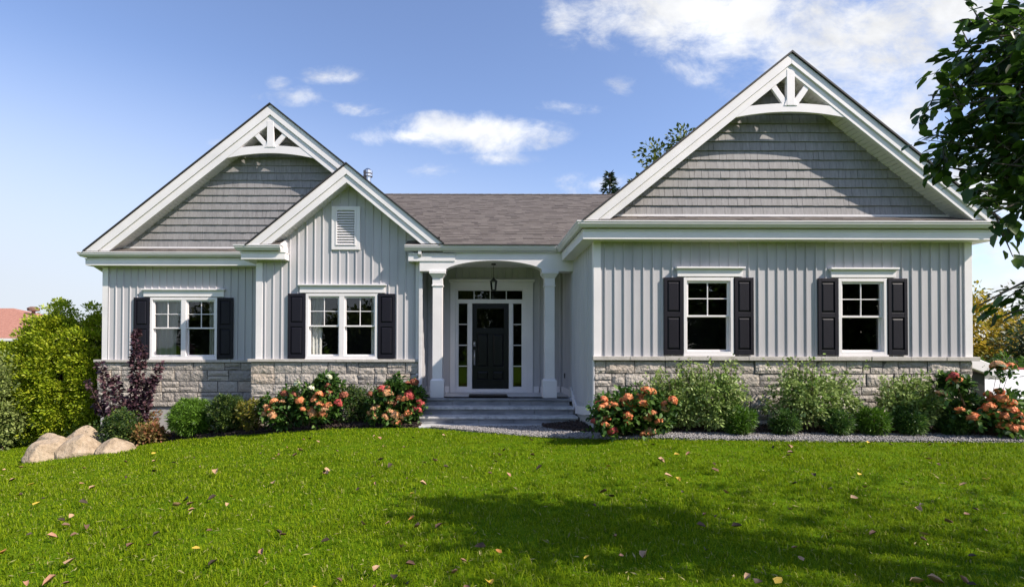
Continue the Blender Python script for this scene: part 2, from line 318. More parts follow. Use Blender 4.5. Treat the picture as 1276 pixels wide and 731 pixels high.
# bed and path outlines (front and back edges as functions of x)
MB_X = [-8.9, -8.2, -7.4, -6.7, -4.9, -3.1, -2, -1.12]; MB_F = [10.3, 10.35, 10.7, 11.0, 10.7, 10.35, 10.15, 10.0]
def bedL_front(x): return np.interp(x, MB_X, MB_F)
RX = [1.15, 1.5, 2.0, 2.6, 3.5, 9.6, 11]; RF = [9.9, 9.35, 8.85, 8.55, 8.4, 8.4, 8.5]
def bedR_front(x): return np.interp(x, RX, RF)
GX = [-1.0, -.4, .4, 1.3, 2.2, 3.2, 5, 10, 13]; GN = [10.02, 9.72, 9.3, 8.85, 8.25, 7.95, 7.8, 7.75, 7.8]
def gr_near(x): return np.interp(x, GX, GN)
def gr_far(x): return np.where(x < 1.25, 10.06, bedR_front(x))
def strip(name, x0, x1, f0, f1, dz, m, nx, ny, amp, label, cat, kind='structure'):
    u = np.linspace(x0, x1, nx); w = np.linspace(0, 1, ny); X = np.repeat(u[None], ny, 0); Y = f0(u)[None]*(1-w[:,None])+f1(u)[None]*w[:,None]
    e = np.minimum(np.minimum(w, 1-w)[:,None]*12, 1)
    Z = ground(X, Y)+dz*e+rng.normal(0, 1, X.shape)*amp*e-.01*(1-e)
    V = np.stack([X, Y, Z], -1).reshape(-1, 3); i = (np.arange(ny-1)[:,None]*nx+np.arange(nx-1)[None]).ravel()
    me = np_mesh(name, V, [np.stack([i, i+1, i+nx+1, i+nx], 1)]); me.materials.append(m); me.polygons.foreach_set('use_smooth', np.ones(len(me.polygons), bool))
    return tag(link(name, me), label, cat, kind=kind)
strip('mulch_bed', -8.9, -1.12, bedL_front, lambda x: x*0+12.1, .05, M['mulch'], 300, 60, .010, 'dark mulch bed in front of the left windows', 'flower bed')
strip('mulch_bed', 1.2, 10.2, bedR_front, lambda x: np.where(x < 1.98, 10.1, 9.02), .05, M['mulch'], 320, 26, .010, 'dark mulch bed in front of the right wing', 'flower bed')
strip('gravel_path', -1.0, 13, gr_near, gr_far, .022, M['gravel'], 300, 16, .004, 'narrow grey gravel path between lawn and right bed', 'path')
def chips(name, n, fx, T, size, m, label, cat, dz):
    x, y = fx(n); P = np.stack([x, y, ground(x, y)+dz+rng.uniform(0, .02, len(x))], 1)
    V, F = scatter(T, P, rdir(len(x))*[1, 1, .35], rdir(len(x))*.5+[0, 0, 1], size*rng.uniform(.5, 1.5, len(x)))
    me = np_mesh(name, V, F); me.materials.append(m); return tag(link(name, me), label, cat, kind='stuff')
def in_bedL(n): x = rng.uniform(-8.8, -1.15, n); f = bedL_front(x); return x, f+rng.uniform(.02, 1, n)*(np.where(x < -4.8, 12.0, 11.25)-f)
def in_bedR(n): x = rng.uniform(1.25, 10, n); f = bedR_front(x); return x, f+rng.uniform(.02, 1, n)*(np.where(x < 1.98, 10.1, 9.0)-f)
T_CHIP = (np.array([(0,-.2,0),(1,-.15,.05),(.95,.2,.1),(.05,.15,.04),(0,-.2,-.2),(1,-.15,-.2),(.95,.2,-.2),(.05,.15,-.2)]), [np.array([(0,1,2,3),(0,4,5,1),(1,5,6,2),(2,6,7,3),(3,7,4,0)])])
chips('mulch_chips', 9000, in_bedL, T_CHIP, .045, M['mulch'], 'loose bark chips on the left bed', 'mulch', .05)
chips('mulch_chips', 8000, in_bedR, T_CHIP, .04, M['mulch'], 'loose bark chips on the right bed', 'mulch', .05)
T_PEB = (np.array([(-.5,0,0),(0,-.5,0),(.5,0,0),(0,.5,0),(0,0,.4),(0,0,-.4)]), [np.array([(0,1,4),(1,2,4),(2,3,4),(3,0,4),(1,0,5),(2,1,5),(3,2,5),(0,3,5)])])
def in_gr(n): x = rng.uniform(-.9, 12.5, n); a, b = gr_near(x), gr_far(x); return x, a+(b-a)*rng.uniform(-.06, 1.02, n)
chips('gravel_stones', 26000, in_gr, T_PEB, .026, M['gravel'], 'loose grey stones of the gravel path', 'gravel', .02)
# ------------------------------------------------------------------ house
H = empty('house', (0, 11, 0), 'single storey grey board and batten house with three white gables and stone base', 'house')
def part(mb, name, m, bevel=0.0, parent=None, smooth=False, label=None):
    o = mb.obj(name, m, parent or H, bevel=bevel, smooth=smooth)
    if label: o['label'] = label
    return o
def wall_field(mb, x0, x1, z0, topf, y, holes, th=.1, zs=()):
    """front wall of thickness th with rectangular holes; topf(x) gives the height"""
    X = sorted({x0, x1, *[h[0] for h in holes], *[h[1] for h in holes]})
    for a, b in zip(X, X[1:]):
        col = sorted([(h[2], h[3]) for h in holes if h[0] <= a+1e-6 and h[1] >= b-1e-6]); z = z0
        for lo, hi in col:
            mb.box(a, b, y, y+th, z, lo); z = hi
        if isinstance(topf, (int, float)): mb.box(a, b, y, y+th, z, topf)
        else: mb.prism([(a, z), (b, z), (b, topf(b))]+([(topf.xc, topf(topf.xc))] if a < topf.xc < b else [])+[(a, topf(a))], y, y+th)
def battens(mb, x0, x1, z0, topf, y, holes, sp, w=.026, d=.02):
    n = int((x1-x0)/sp); off = ((x1-x0)-n*sp)/2
    for i in range(n+1):
        x = x0+off+i*sp; t = topf if isinstance(topf, (int, float)) else topf(x)
        segs = [(z0, t)]
        for h in holes:
            if h[0]-w/2 < x < h[1]+w/2: segs = [s2 for s in segs for s2 in ((s[0], min(s[1], h[2])), (max(s[0], h[3]), s[1])) if s2[1]-s2[0] > .01]
        for lo, hi in segs:
            if hi > lo: mb.add([(x-w*.6,y,lo),(x-w*.38,y-d,lo),(x+w*.38,y-d,lo),(x+w*.6,y,lo),(x-w*.6,y,hi),(x-w*.38,y-d,hi),(x+w*.38,y-d,hi),(x+w*.6,y,hi)],
                               [(0,1,5,4),(1,2,6,5),(2,3,7,6),(0,3,2,1),(4,5,6,7)])
class Top:
    def __init__(s, xc, za, sl): s.xc, s.za, s.sl = xc, za, sl
    def __call__(s, x): return s.za-abs(x-s.xc)*s.sl
def ashlar(mb, x0, x1, z0, z1, y, sgn=-1, side=False, seed=0):
    """random coursed blocks on the plane y (or plane x=y when side); faces stand proud of the wall"""
    rs = random.Random(seed); z = z1
    rows = []
    while z > z0:
        hgt = rs.choice([.14, .18, .22, .25]); rows.append((max(z-hgt, z0-.02), z)); z -= hgt
    for lo, hi in rows:
        x = x0+rs.uniform(-.25, 0)
        while x < x1:
            w = rs.choice([.26, .36, .46, .56, .68])*rs.uniform(.85, 1.15); a, b = max(x, x0), min(x+w, x1); x += w
            if b-a < .05: continue
            cells = [(a, b, lo, hi)]
            if rs.random() < .28 and hi-lo > .15:
                zm = lo+(hi-lo)*rs.uniform(.4, .6); cells = [(a, b, lo, zm), (a, b, zm, hi)]
                if rs.random() < .5: xm = a+(b-a)*rs.uniform(.35, .65); cells = [(a, xm, lo, zm), (xm, b, lo, zm), (a, b, zm, hi)]
            for (p, q, r, s_) in cells:
                g = .009; p += g; q -= g; r += g; s_ -= g; nx, nz = max(3, int((q-p)/.05)+1), max(3, int((s_-r)/.05)+1)
                pr = rs.uniform(.018, .034); vs = []; tx, tz = rs.uniform(-.012, .012), rs.uniform(-.014, .014); ph = rs.uniform(0, 6)
                for j in range(nz):
                    for i in range(nx):
                        u, v = i/(nx-1), j/(nz-1); e = min(u, 1-u, v, 1-v) <= 0
                        o = pr*(.62 if e else 1)+(0 if e else rs.uniform(-.005, .007)+.006*math.sin(ph+u*5+v*4))+tx*(u-.5)+tz*(v-.5)
                        X_ = p+(q-p)*u+(rs.uniform(-.004, .004) if not e else rs.uniform(-.003, .003)); Z_ = r+(s_-r)*v+rs.uniform(-.003, .003)
                        vs.append((y+sgn*o, X_, Z_) if side else (X_, y+sgn*o, Z_))
                k = len(vs)
                ring = [i for i in range(nx)]+[j*nx+nx-1 for j in range(1, nz)]+[(nz-1)*nx+i for i in range(nx-2, -1, -1)]+[j*nx for j in range(nz-2, 0, -1)]
                for i in ring: vx = vs[i]; vs.append((y+.004, vx[1], vx[2]) if side else (vx[0], y+.004, vx[2]))
                fs = [(j*nx+i, j*nx+i+1, (j+1)*nx+i+1, (j+1)*nx+i) for j in range(nz-1) for i in range(nx-1)]
                m = len(ring); fs += [(ring[i], k+i, k+(i+1)%m, ring[(i+1)%m]) for i in range(m)]
                mb.add(vs, fs)
def shakes(mb, xc, za, sl, z0, y, course, seed):
    """courses of shakes inside a gable triangle; lower courses overlap outwards"""
    rs = random.Random(seed); z = z0
    while z < za-.05:
        z1 = z+course; hw = (za-z-course*.35)/sl
        if hw <= .05: break
        x = xc-hw
        while x < xc+hw:
            w = rs.choice([.09, .12, .15, .18, .2]); b = min(x+w, xc+hw); t = .028+rs.uniform(-.003, .003); dz = rs.uniform(-.002, .002); g = rs.choice([.0015, .0015, .003])
            if b-x > .02:
                A, B = x+g, b-g
                mb.add([(A,y-t,z+dz),(B,y-t,z+dz),(B,y-.004,z1+.01),(A,y-.004,z1+.01),(A,y+.002,z+dz),(B,y+.002,z+dz)], [(0,1,2,3),(0,4,5,1),(0,3,4),(1,5,2)])
            x = b
        z = z1
def shingle_plane(mb, O, U, Vv, nu, nv, seed, w0=.17, w1=.34):
    """courses of tabs on the plane O + u*U + v*V (U along the eave, V up the slope, both unit) ; nu, nv lengths"""
    rs = random.Random(seed); O, U, Vv = Vector(O), Vector(U).normalized(), Vector(Vv).normalized(); Nn = U.cross(Vv)
    if Nn.z < 0: Nn = -Nn
    v = 0; ex = .145
    while v < nv:
        u = rs.uniform(-.2, 0); v1 = min(v+ex+.03, nv)
        while u < nu:
            w = rs.uniform(w0, w1)*.7; a, b = max(u, 0), min(u+w, nu); u += w
            if b-a < .01: continue
            t = rs.choice([.006, .006, .012]); t0 = .001
            p = [O+U*a+Vv*v, O+U*b+Vv*v, O+U*b+Vv*v1, O+U*a+Vv*v1]
            mb.add([p[0]+Nn*t, p[1]+Nn*t, p[2]+Nn*t0, p[3]+Nn*t0, p[0]-Nn*.002, p[1]-Nn*.002], [(0,1,2,3),(0,4,5,1),(0,3,4),(1,5,2)])
        v += ex
# dimensions (x0, x1, wall y)
RW = (1.985, 8.455, 9.0); MW = (-4.80, -1.263, 11.3); FW = (-8.67, -4.80, 12.07); PY = 12.4
ZG_R, ZG_M, ZG_F = 3.68, 3.71, 3.69
def eaves_prof(zt, gh=.105, o=.36, f=.245, zb=None):
    zb = zt-.29 if zb is None else zb
    gut = [(o-.115, zt-.012), (o-.01, zt-.012), (o-.01, zt), (o+.004, zt), (o+.004, zt-.022), (o-.006, zt-.03), (o-.008, zt-.055), (o-.045, zt-gh), (o-.115, zt-gh)]
    box = [(0, zb), (f, zb), (f, zb+.125), (f+.012, zb+.14), (f+.012, zb+.155), (f-.02, zb+.16), (f-.02, zt-.01), (0, zt-.01)]
    return gut, box
wing_path = [(RW[0], 11.27), (RW[0], RW[2]), (RW[1], RW[2]), (RW[1], 20)]
g, b = eaves_prof(ZG_R)
part(MB().sweep([(RW[0], 11.27+.02), *wing_path[1:]], g), 'gutter', M['gutter'])
part(MB().sweep([(RW[0], 11.0), *wing_path[1:]], b), 'eaves_fascia', M['white'])
# porch gutter and fascia between the mid gable's return and the wing
g, b = eaves_prof(ZG_M, .115)
part(MB().sweep([(-1.57, 11.3), (RW[0]-.36, 11.3)], g), 'gutter', M['gutter'])
mb = MB(); mb.box(-.77, RW[0]-.24, 11.04, 11.3, 3.57, 3.695)
for i in range(60):
    x = -.75+i*.042
    mb.box(x, x+.02, 10.99, 11.04, 3.563, 3.572)
part(mb, 'porch_soffit', M['soffit'])
part(MB().sweep([(-1.50, 11.3), (-.77, 11.3), (-.77, 11.5)], [(0, 3.385), (.26, 3.385), (.26, 3.51), (.275, 3.525), (.275, 3.54), (.24, 3.545), (.24, 3.56), (0, 3.56)]), 'eaves_return', M['white'])
# left return of the mid gable and the far wing's eaves
g, b = eaves_prof(ZG_M, .115)
part(MB().sweep([(MW[0]-.0, 12.0), (MW[0], 11.3), (-4.18, 11.3)], g), 'gutter', M['gutter'])
part(MB().sweep([(MW[0], 12.0), (MW[0], 11.3), (-4.36, 11.3), (-4.36, 11.4)], b), 'eaves_return', M['white'])
g, b = eaves_prof(ZG_F)
part(MB().sweep([(FW[0], 20), (FW[0], FW[2]), (-5.0, FW[2])], g), 'gutter', M['gutter'])
part(MB().sweep([(FW[0], 20), (FW[0], FW[2]), (-4.9, FW[2])], b), 'eaves_fascia', M['white'])
# ---- gables
def gable(xc, za, sl, xl, xr, yr, yw, yback, tot, z0, truss=None, seed=1):
    th = math.atan(sl); c = math.cos(th)
    def cut(t): return za-t/c                          # apex height of a line t below (perpendicular) the roof's top
    def band(t0, t1, y0, y1, side):                    # strip of the rake between perpendicular depths t0..t1
        a0, a1 = cut(t0), cut(t1); xe = xl if side < 0 else xr; dz0 = abs(xe-xc)*sl
        # ends cut level at the gutter height
        ze = za-dz0+.0
        x0e = xc+side*(a0-ze)/sl; x1e = xc+side*(a1-ze)/sl
        if (side > 0 and xe < xc+2.0): x0e, x1e = xe, xe; return [(xc, a0), (xc, a1), (xe, a1-abs(xe-xc)*sl), (xe, a0-abs(xe-xc)*sl)], y0, y1
        return [(xc, a0), (xc, a1), (x1e, ze), (x0e, ze)], y0, y1
    for side in (-1, 1):
        L1 = abs((xl if side < 0 else xr)-xc)
        # roof deck
        p = [(xc, za+.012), (xc, za-.02), (xc+side*L1, za-.02-L1*sl), (xc+side*L1, za+.012-L1*sl)]
        part(MB().prism(p, yr-.03, yback), 'roof_deck', M['dark'])
        m = MB(); m.prism(*band(.02, .02+(tot-.02)*.54, yr, yr+.06, side)); 
        part(m, 'rake_board', M['white'], bevel=.004)
        m = MB(); m.prism(*band(.02+(tot-.02)*.54+.002, tot, yr+.028, yr+.09, side))
        part(m, 'rake_frieze', M['white'], bevel=.004)
        # ribbed rake soffit
        m = MB(); a1 = cut(tot-.015); n = int(L1/math.cos(th)/.085)
        d = Vector((side*c, 0, -math.sin(th))); up = Vector((side*math.sin(th), 0, c))
        for i in range(n):
            p0 = Vector((xc, 0, a1))+d*(i*.085); p1 = p0+d*(.073); p2 = p0+d*.085
            if p1.z < z0-.1: break
            m.add([(p0.x, yr+.09, p0.z), (p1.x, yr+.09, p1.z), (p1.x, yw+.06, p1.z), (p0.x, yw+.06, p0.z)], [(0,1,2,3)])
            q1, q2 = p1+up*.012, p2+up*.012
            m.add([(p1.x, yr+.09, p1.z), (q1.x, yr+.09, q1.z), (q2.x, yr+.09, q2.z), (p2.x, yr+.09, p2.z), (p1.x, yw+.06, p1.z), (q1.x, yw+.06, q1.z), (q2.x, yw+.06, q2.z), (p2.x, yw+.06, p2.z)],
                  [(0,1,5,4),(1,2,6,5),(2,3,7,6)])
        part(m, 'rake_soffit', M['soffit'])
    if truss:                                           # arched collar with king post and two struts
        ztop, zbot, zend, hw, tw = truss; yt0, yt1 = yr+.035, yr+.085; m = MB(); inner = cut(tot)
        n = 22; pts = []
        xe = (inner-zend)/sl+.05
        for i in range(n+1):
            x = -xe+2*xe*i/n; pts.append((xc+x, zend+(zbot-zend)*(1-(x/xe)**2)))
        xt = (inner-(ztop-.05))/sl+.06
        for i in range(n+1):
            x = xt-2*xt*i/n; pts.append((xc+x, (ztop-.055)+.055*(1-(x/xt)**2)))
        # add the ends hidden behind the frieze
        # strips instead of one concave polygon
        bot, top = pts[:n+1], pts[n+1:][::-1]
        def at_x(arr, x):
            return float(np.interp(x, [p[0] for p in arr], [p[1] for p in arr]))
        X = np.linspace(xc-xe, xc+xe, 33)
        for a, b_ in zip(X, X[1:]):
            lo0, lo1 = at_x(bot, a), at_x(bot, b_); f = lambda x: min(at_x(top, x) if abs(x-xc) <= xt else 9, inner+.06-abs(x-xc)*sl)
            h0, h1 = f(a), f(b_)
            if h0 > lo0 or h1 > lo1: m.prism([(a, lo0), (b_, lo1), (b_, max(h1, lo1)), (a, max(h0, lo0))], yt0, yt1)
        part(m, 'truss_arch', M['white'])
        m = MB(); w = tw/2
        m.prism([(xc-w, ztop-.04), (xc+w, ztop-.04), (xc+w, inner+.06), (xc-w, inner+.06)], yt0-.012, yt1+.004)
        m.prism([(xc-w*1.7, ztop-.045), (xc+w*1.7, ztop-.045), (xc+w, ztop+.07), (xc-w, ztop+.07)], yt0-.009, yt1+.002)
        part(m, 'king_post', M['white'], bevel=.006)
        for s_ in (-1, 1):
            a = Vector((xc+s_*w*1.1, ztop-.01)); ex = xc+s_*hw; e = Vector((ex, inner-hw*sl+.03)); d = (e-a).normalized(); nn = Vector((-d.y, d.x))*(tw*.36)
            part(MB().prism([tuple(a-nn), tuple(e-nn), tuple(e+nn), tuple(a+nn)], yt0+.004, yt1-.006), 'truss_strut', M['white'], bevel=.005)
    return Top(xc, cut(tot-.03)+.1, sl)
topR = gable(5.19, EYE+4.90, .81, 1.72, 8.70, 8.65, 9.0, 20, .27, ZG_R, truss=(EYE+4.05, EYE+3.91, EYE+3.80, .29, .135), seed=3)
topM = gable(-2.80, EYE+3.83, .82, -4.91, -.735, 10.95, 11.3, 14.7, .31, ZG_M)
topF = gable(-4.72, EYE+5.44, .80, -8.89, -2.75, 11.72, 12.07, 20, .345, ZG_F, truss=(EYE+4.50, EYE+4.33, EYE+4.20, .33, .15), seed=5)
# gable walls
mb = MB(); shakes(mb, 5.19, topR(5.19), .81, 3.86, 9.0, .158, 2); part(mb, 'shake_siding', M['shake'])
part(MB().prism([(1.95, 3.6), (8.43, 3.6), (8.43, topR(8.43)-.05), (5.19, topR(5.19)-.05), (1.95, topR(1.95)-.05)], 9.003, 9.1), 'gable_wall', M['shake'])
mb = MB(); shakes(mb, -4.72, topF(-4.72), .80, 3.86, 12.07, .172, 4); part(mb, 'shake_siding', M['shake'])
part(MB().prism([(-8.6, 3.6), (-2.8, 3.6), (-2.8, topF(-2.8)-.05), (-4.72, topF(-4.72)-.05), (-8.6, topF(-8.6)-.05)], 12.073, 12.17), 'gable_wall', M['shake'])
part(MB().box(2.1, 8.3, 8.965, 9.0, 3.825, 3.86), 'drip_trim', M['white'])
part(MB().box(-8.3, -4.2, 12.035, 12.07, 3.825, 3.86), 'drip_trim', M['white'])
# skirt roofs over the gutters
def skirt(x0, x1, yg, yw, zt, zw, seed):
    m = MB(); v = Vector((0, yw-yg, zw-zt)); L_ = v.length
    m.add([(x0, yg, zt-.004), (x1, yg, zt-.004), (x1, yw, zw-.004), (x0, yw, zw-.004)], [(0,1,2,3)])
    shingle_plane(m, (x0, yg, zt), (1, 0, 0), v, x1-x0, L_, seed); part(m, 'skirt_roof', M['shingle'])
skirt(1.80, 8.66, 8.66, 9.0, 3.69, 3.83, 31)
skirt(-8.85, -4.5, 11.74, 12.07, 3.70, 3.83, 32)
skirt(-4.95, -4.2, 10.97, 11.3, 3.715, 3.86, 33)
skirt(-1.55, -.75, 10.97, 11.3, 3.715, 3.86, 34)
part(MB().prismx([(10.96, 3.73), (11.3, 3.88), (11.3, 3.70), (10.96, 3.70)], -4.18, -4.165), 'return_end_board', M['white'])
# main roof
mb = MB(); y0, z0_, y1, z1_ = 10.93, 3.715, 15.93, EYE+4.61
v = Vector((0, y1-y0, z1_-z0_)); shingle_plane(mb, (-.86, y0, z0_), (1, 0, 0), v, 6.06, v.length, 35, .2, .4); vk = .52/5; shingle_plane(mb, Vector((-2.9, y0, z0_))+v*vk, (1, 0, 0), v, 2.04, v.length*(1-vk), 36, .2, .4)
yk, zk = y0+.52, z0_+.52*(z1_-z0_)/5
mb.add([(-.86, y0, z0_-.01), (5.2, y0, z0_-.01), (5.2, yk, zk-.01), (-.86, yk, zk-.01)], [(0,1,2,3)])
mb.add([(-2.9, yk, zk-.01), (5.2, yk, zk-.01), (5.2, y1, z1_-.01), (-2.9, y1, z1_-.01), (-8, y1+.3, z1_-.01), (-8, 20.9, z0_), (7, 20.9, z0_), (7, y1, z1_-.01)], [(0,1,2,3), (3,2,7,6,5,4)])
for i in range(34):
    x = -2.9+i*.25; mb.add([(x, y1-.09, z1_-.025), (x+.26, y1-.09, z1_-.02), (x+.26, y1+.01, z1_+.03), (x, y1+.01, z1_+.024), (x, y1+.11, z1_-.03), (x+.26, y1+.11, z1_-.03)], [(0,1,2,3), (3,2,5,4)])
part(mb, 'main_roof', M['shingle'])
part(MB().box(-.75, 1.62, 10.915, 10.94, 3.70, 3.722), 'drip_edge', M['dark'])
# ---- walls with openings
wR = [(3.53, 4.35, 1.48, 2.75), (6.185, 6.98, 1.48, 2.75)]
wM = [(-3.70, -2.22, 1.34, 2.69)]; wF = [(-7.55, -6.06, 1.31, 2.67)]
vM = [(-3.16, -2.60, 3.68, 4.58)]
mb = MB(); wall_field(mb, RW[0], RW[1], 1.42, 3.42, RW[2], wR); battens(mb, RW[0]+.12, RW[1]-.12, 1.42, 3.40, RW[2], [(h[0]-.05, h[1]+.05, h[2]-.05, h[3]+.18) for h in wR], .165)
part(mb, 'siding_wall', M['siding'])
mb = MB(); wall_field(mb, MW[0], MW[1], 1.30, topM, MW[2], wM); battens(mb, MW[0]+.12, MW[1]-.1, 1.30, topM, MW[2], [(h[0]-.05, h[1]+.05, h[2]-.05, h[3]+.2) for h in wM]+vM, .178)
part(mb, 'siding_wall', M['siding'])
mb = MB(); wall_field(mb, FW[0], FW[1], 1.26, 3.42, FW[2], wF); battens(mb, FW[0]+.12, FW[1]+.05, 1.26, 3.39, FW[2], [(h[0]-.05, h[1]+.05, h[2]-.05, h[3]+.2) for h in wF], .165)
part(mb, 'siding_wall', M['siding'])
# side walls: wing's left (faces the porch), wing's right, mid's right and left, far's left
mb = MB(); mb.prismx([(9.1, .53), (10.6, .38), (11.35, .45), (12.4, .45), (12.4, 3.45), (9.1, 3.45)], RW[0], RW[0]+.1)
for i in range(22):
    y = 9.18+i*.15
    if y < 12.38: mb.add([(RW[0], y-.014, .5), (RW[0]-.012, y-.008, .5), (RW[0]-.012, y+.008, .5), (RW[0], y+.014, .5), (RW[0], y-.014, 3.42), (RW[0]-.012, y-.008, 3.42), (RW[0]-.012, y+.008, 3.42), (RW[0], y+.014, 3.42)], [(0,1,5,4),(1,2,6,5),(2,3,7,6)])
part(mb, 'siding_wall', M['siding'])
mb = MB(); mb.box(RW[1]-.1, RW[1], 9.1, 20, 1.42, 3.42)
for i in range(40): mb.box(RW[1], RW[1]+.012, 9.3+i*.2, 9.32+i*.2, 1.42, 3.4)
part(mb, 'siding_wall', M['siding'])
mb = MB(); mb.box(MW[1]-.1, MW[1], 11.4, 12.4, .3, 3.6)
for i in range(6): mb.box(MW[1], MW[1]+.012, 11.5+i*.165, 11.525+i*.165, .5, 3.5)
part(mb, 'siding_wall', M['siding'])
mb = MB(); mb.box(MW[0]-.0, MW[0]+.1, 11.4, 12.07, 1.3, 3.5); mb.box(FW[0], FW[0]+.1, 12.17, 20, 1.26, 3.45)
for i in range(30): mb.box(FW[0]-.012, FW[0], 12.4+i*.2, 12.42+i*.2, 1.26, 3.4)
part(mb, 'siding_wall', M['siding'])
# porch back wall with the door unit opening
dx0, dx1, dz1 = -.56, 1.13, 2.98
mb = MB(); wall_field(mb, MW[1], RW[0], .5, 3.5, PY, [(dx0, dx1, .5, dz1)]); battens(mb, MW[1]+.05, RW[0]-.05, .5, 3.45, PY, [(-.75, 1.35, 0, 3.2)], .165)
part(mb, 'siding_wall', M['siding'])
part(MB().box(MW[1], RW[0], 11.25, 12.45, 3.45, 3.5), 'porch_ceiling', M['soffit'])
for a in ((MW[1], -.70, PY-.02, PY, .5, .64), (1.29, RW[0]-.02, PY-.02, PY, .5, .64), (RW[0]-.018, RW[0]-.001, 11.35, 12.38, .502, .64)): part(MB().box(*a), 'baseboard', M['white'])
# corner boards
def corner(x0, x1, xs0, xs1, y, z0, z1, zs0): 
    m = MB(); m.box(x0, x1, y-.02, y, z0, z1)
    if xs0 is not None: m.box(xs0, xs1, y-.018, y+.1, zs0, z1)
    part(m, 'corner_board', M['white'], bevel=.003)
corner(RW[0]-.02, RW[0]+.105, RW[0]-.022, RW[0]-.001, RW[2], 1.42, 3.40, .40)
corner(RW[1]-.11, RW[1]+.02, RW[1]+.001, RW[1]+.022, RW[2], 1.42, 3.39, 1.42)
corner(MW[0]-.02, MW[0]+.12, MW[0]-.022, MW[0]-.001, MW[2], 1.30, 3.385, 1.30)
corner(MW[1]-.10, MW[1]+.02, None, None, MW[2], .5, 3.385, 0)
corner(FW[0]-.02, FW[0]+.125, None, None, FW[2], 1.26, 3.385, 0)
# trim along the foot of the wing's side wall and the stair skirt
mb = MB(); mb.prismx([(8.985, .54), (10.62, .39), (11.25, .72), (11.40, .72), (11.40, .64), (11.28, .60), (10.72, .20), (10.60, .23), (8.985, .39)], RW[0]-.03, RW[0]-.001)
part(mb, 'skirt_board', M['white'])
part(MB().box(RW[0]+.01, RW[0]+.2, 9.06, 12.4, -.3, .5), 'foundation_wall', M['concrete'])
# stone wainscots, caps, foundations
mb = MB(); ashlar(mb, RW[0]+.0, RW[1], 0.02, 1.35, RW[2]-.005, seed=5); ashlar(mb, 9.0, 13.5, 0.0, 1.35, RW[1]+.01, sgn=1, side=True, seed=9); part(mb, 'stone_wainscot', M['stone'])
part(MB().box(RW[0]+.002, RW[1], RW[2]-.012, RW[2]+.1, -.4, 1.355).box(RW[1]-.1, RW[1]+.01, RW[2]+.1, 20, -.4, 1.35), 'mortar_bed', M['mortar'])
mb = MB(); ashlar(mb, MW[0]-.12, MW[1], -.5, 1.24, MW[2]-.005, seed=12); part(mb, 'stone_wainscot', M['stone'])
part(MB().box(MW[0]-.115, MW[1], MW[2]-.012, MW[2]+.1, -.6, 1.245).box(MW[0]-.115, MW[0], 11.4, 12.07, -.6, 1.245), 'mortar_bed', M['mortar'])
mb = MB(); ashlar(mb, FW[0]-.12, MW[0]-.1, .21, 1.20, FW[2]-.005, seed=21); part(mb, 'stone_wainscot', M['stone'])
part(MB().box(FW[0]-.115, MW[0], FW[2]-.012, FW[2]+.1, .21, 1.205).box(FW[0]-.115, FW[0], 12.17, 20, .21, 1.205), 'mortar_bed', M['mortar'])
part(MB().box(FW[0]-.05, MW[0], FW[2]+.015, FW[2]+.1, -1.2, .22).box(FW[0]-.05, FW[0]+.1, 12.17, 20, -1.3, .22), 'foundation_wall', M['concrete'])
def cap(segs, z0, z1):
    m = MB(); rs = random.Random(int(z1*1000))
    for (x0, x1, y) in segs:
        x = x0
        while x < x1-.05:
            w = min(rs.uniform(.55, .8), x1-x); j = rs.uniform(-.004, .004)
            m.box(x+.002, x+w-.002, y-.075+j, y+.02, z0, z1+j*.3); x += w
    part(m, 'stone_cap', M['cap'], bevel=.006)
cap([(RW[0]-.045, RW[1]+.09, RW[2]-.003)], 1.355, 1.425)
cap([(MW[0]-.17, MW[1]+.03, MW[2]-.003)], 1.245, 1.305)
cap([(FW[0]-.17, MW[0]-.17, FW[2]-.003)], 1.205, 1.262)
part(MB().box(RW[1]+.022, RW[1]+.088, 9.02, 18, 1.355, 1.42), 'stone_cap', M['cap'], bevel=.006)
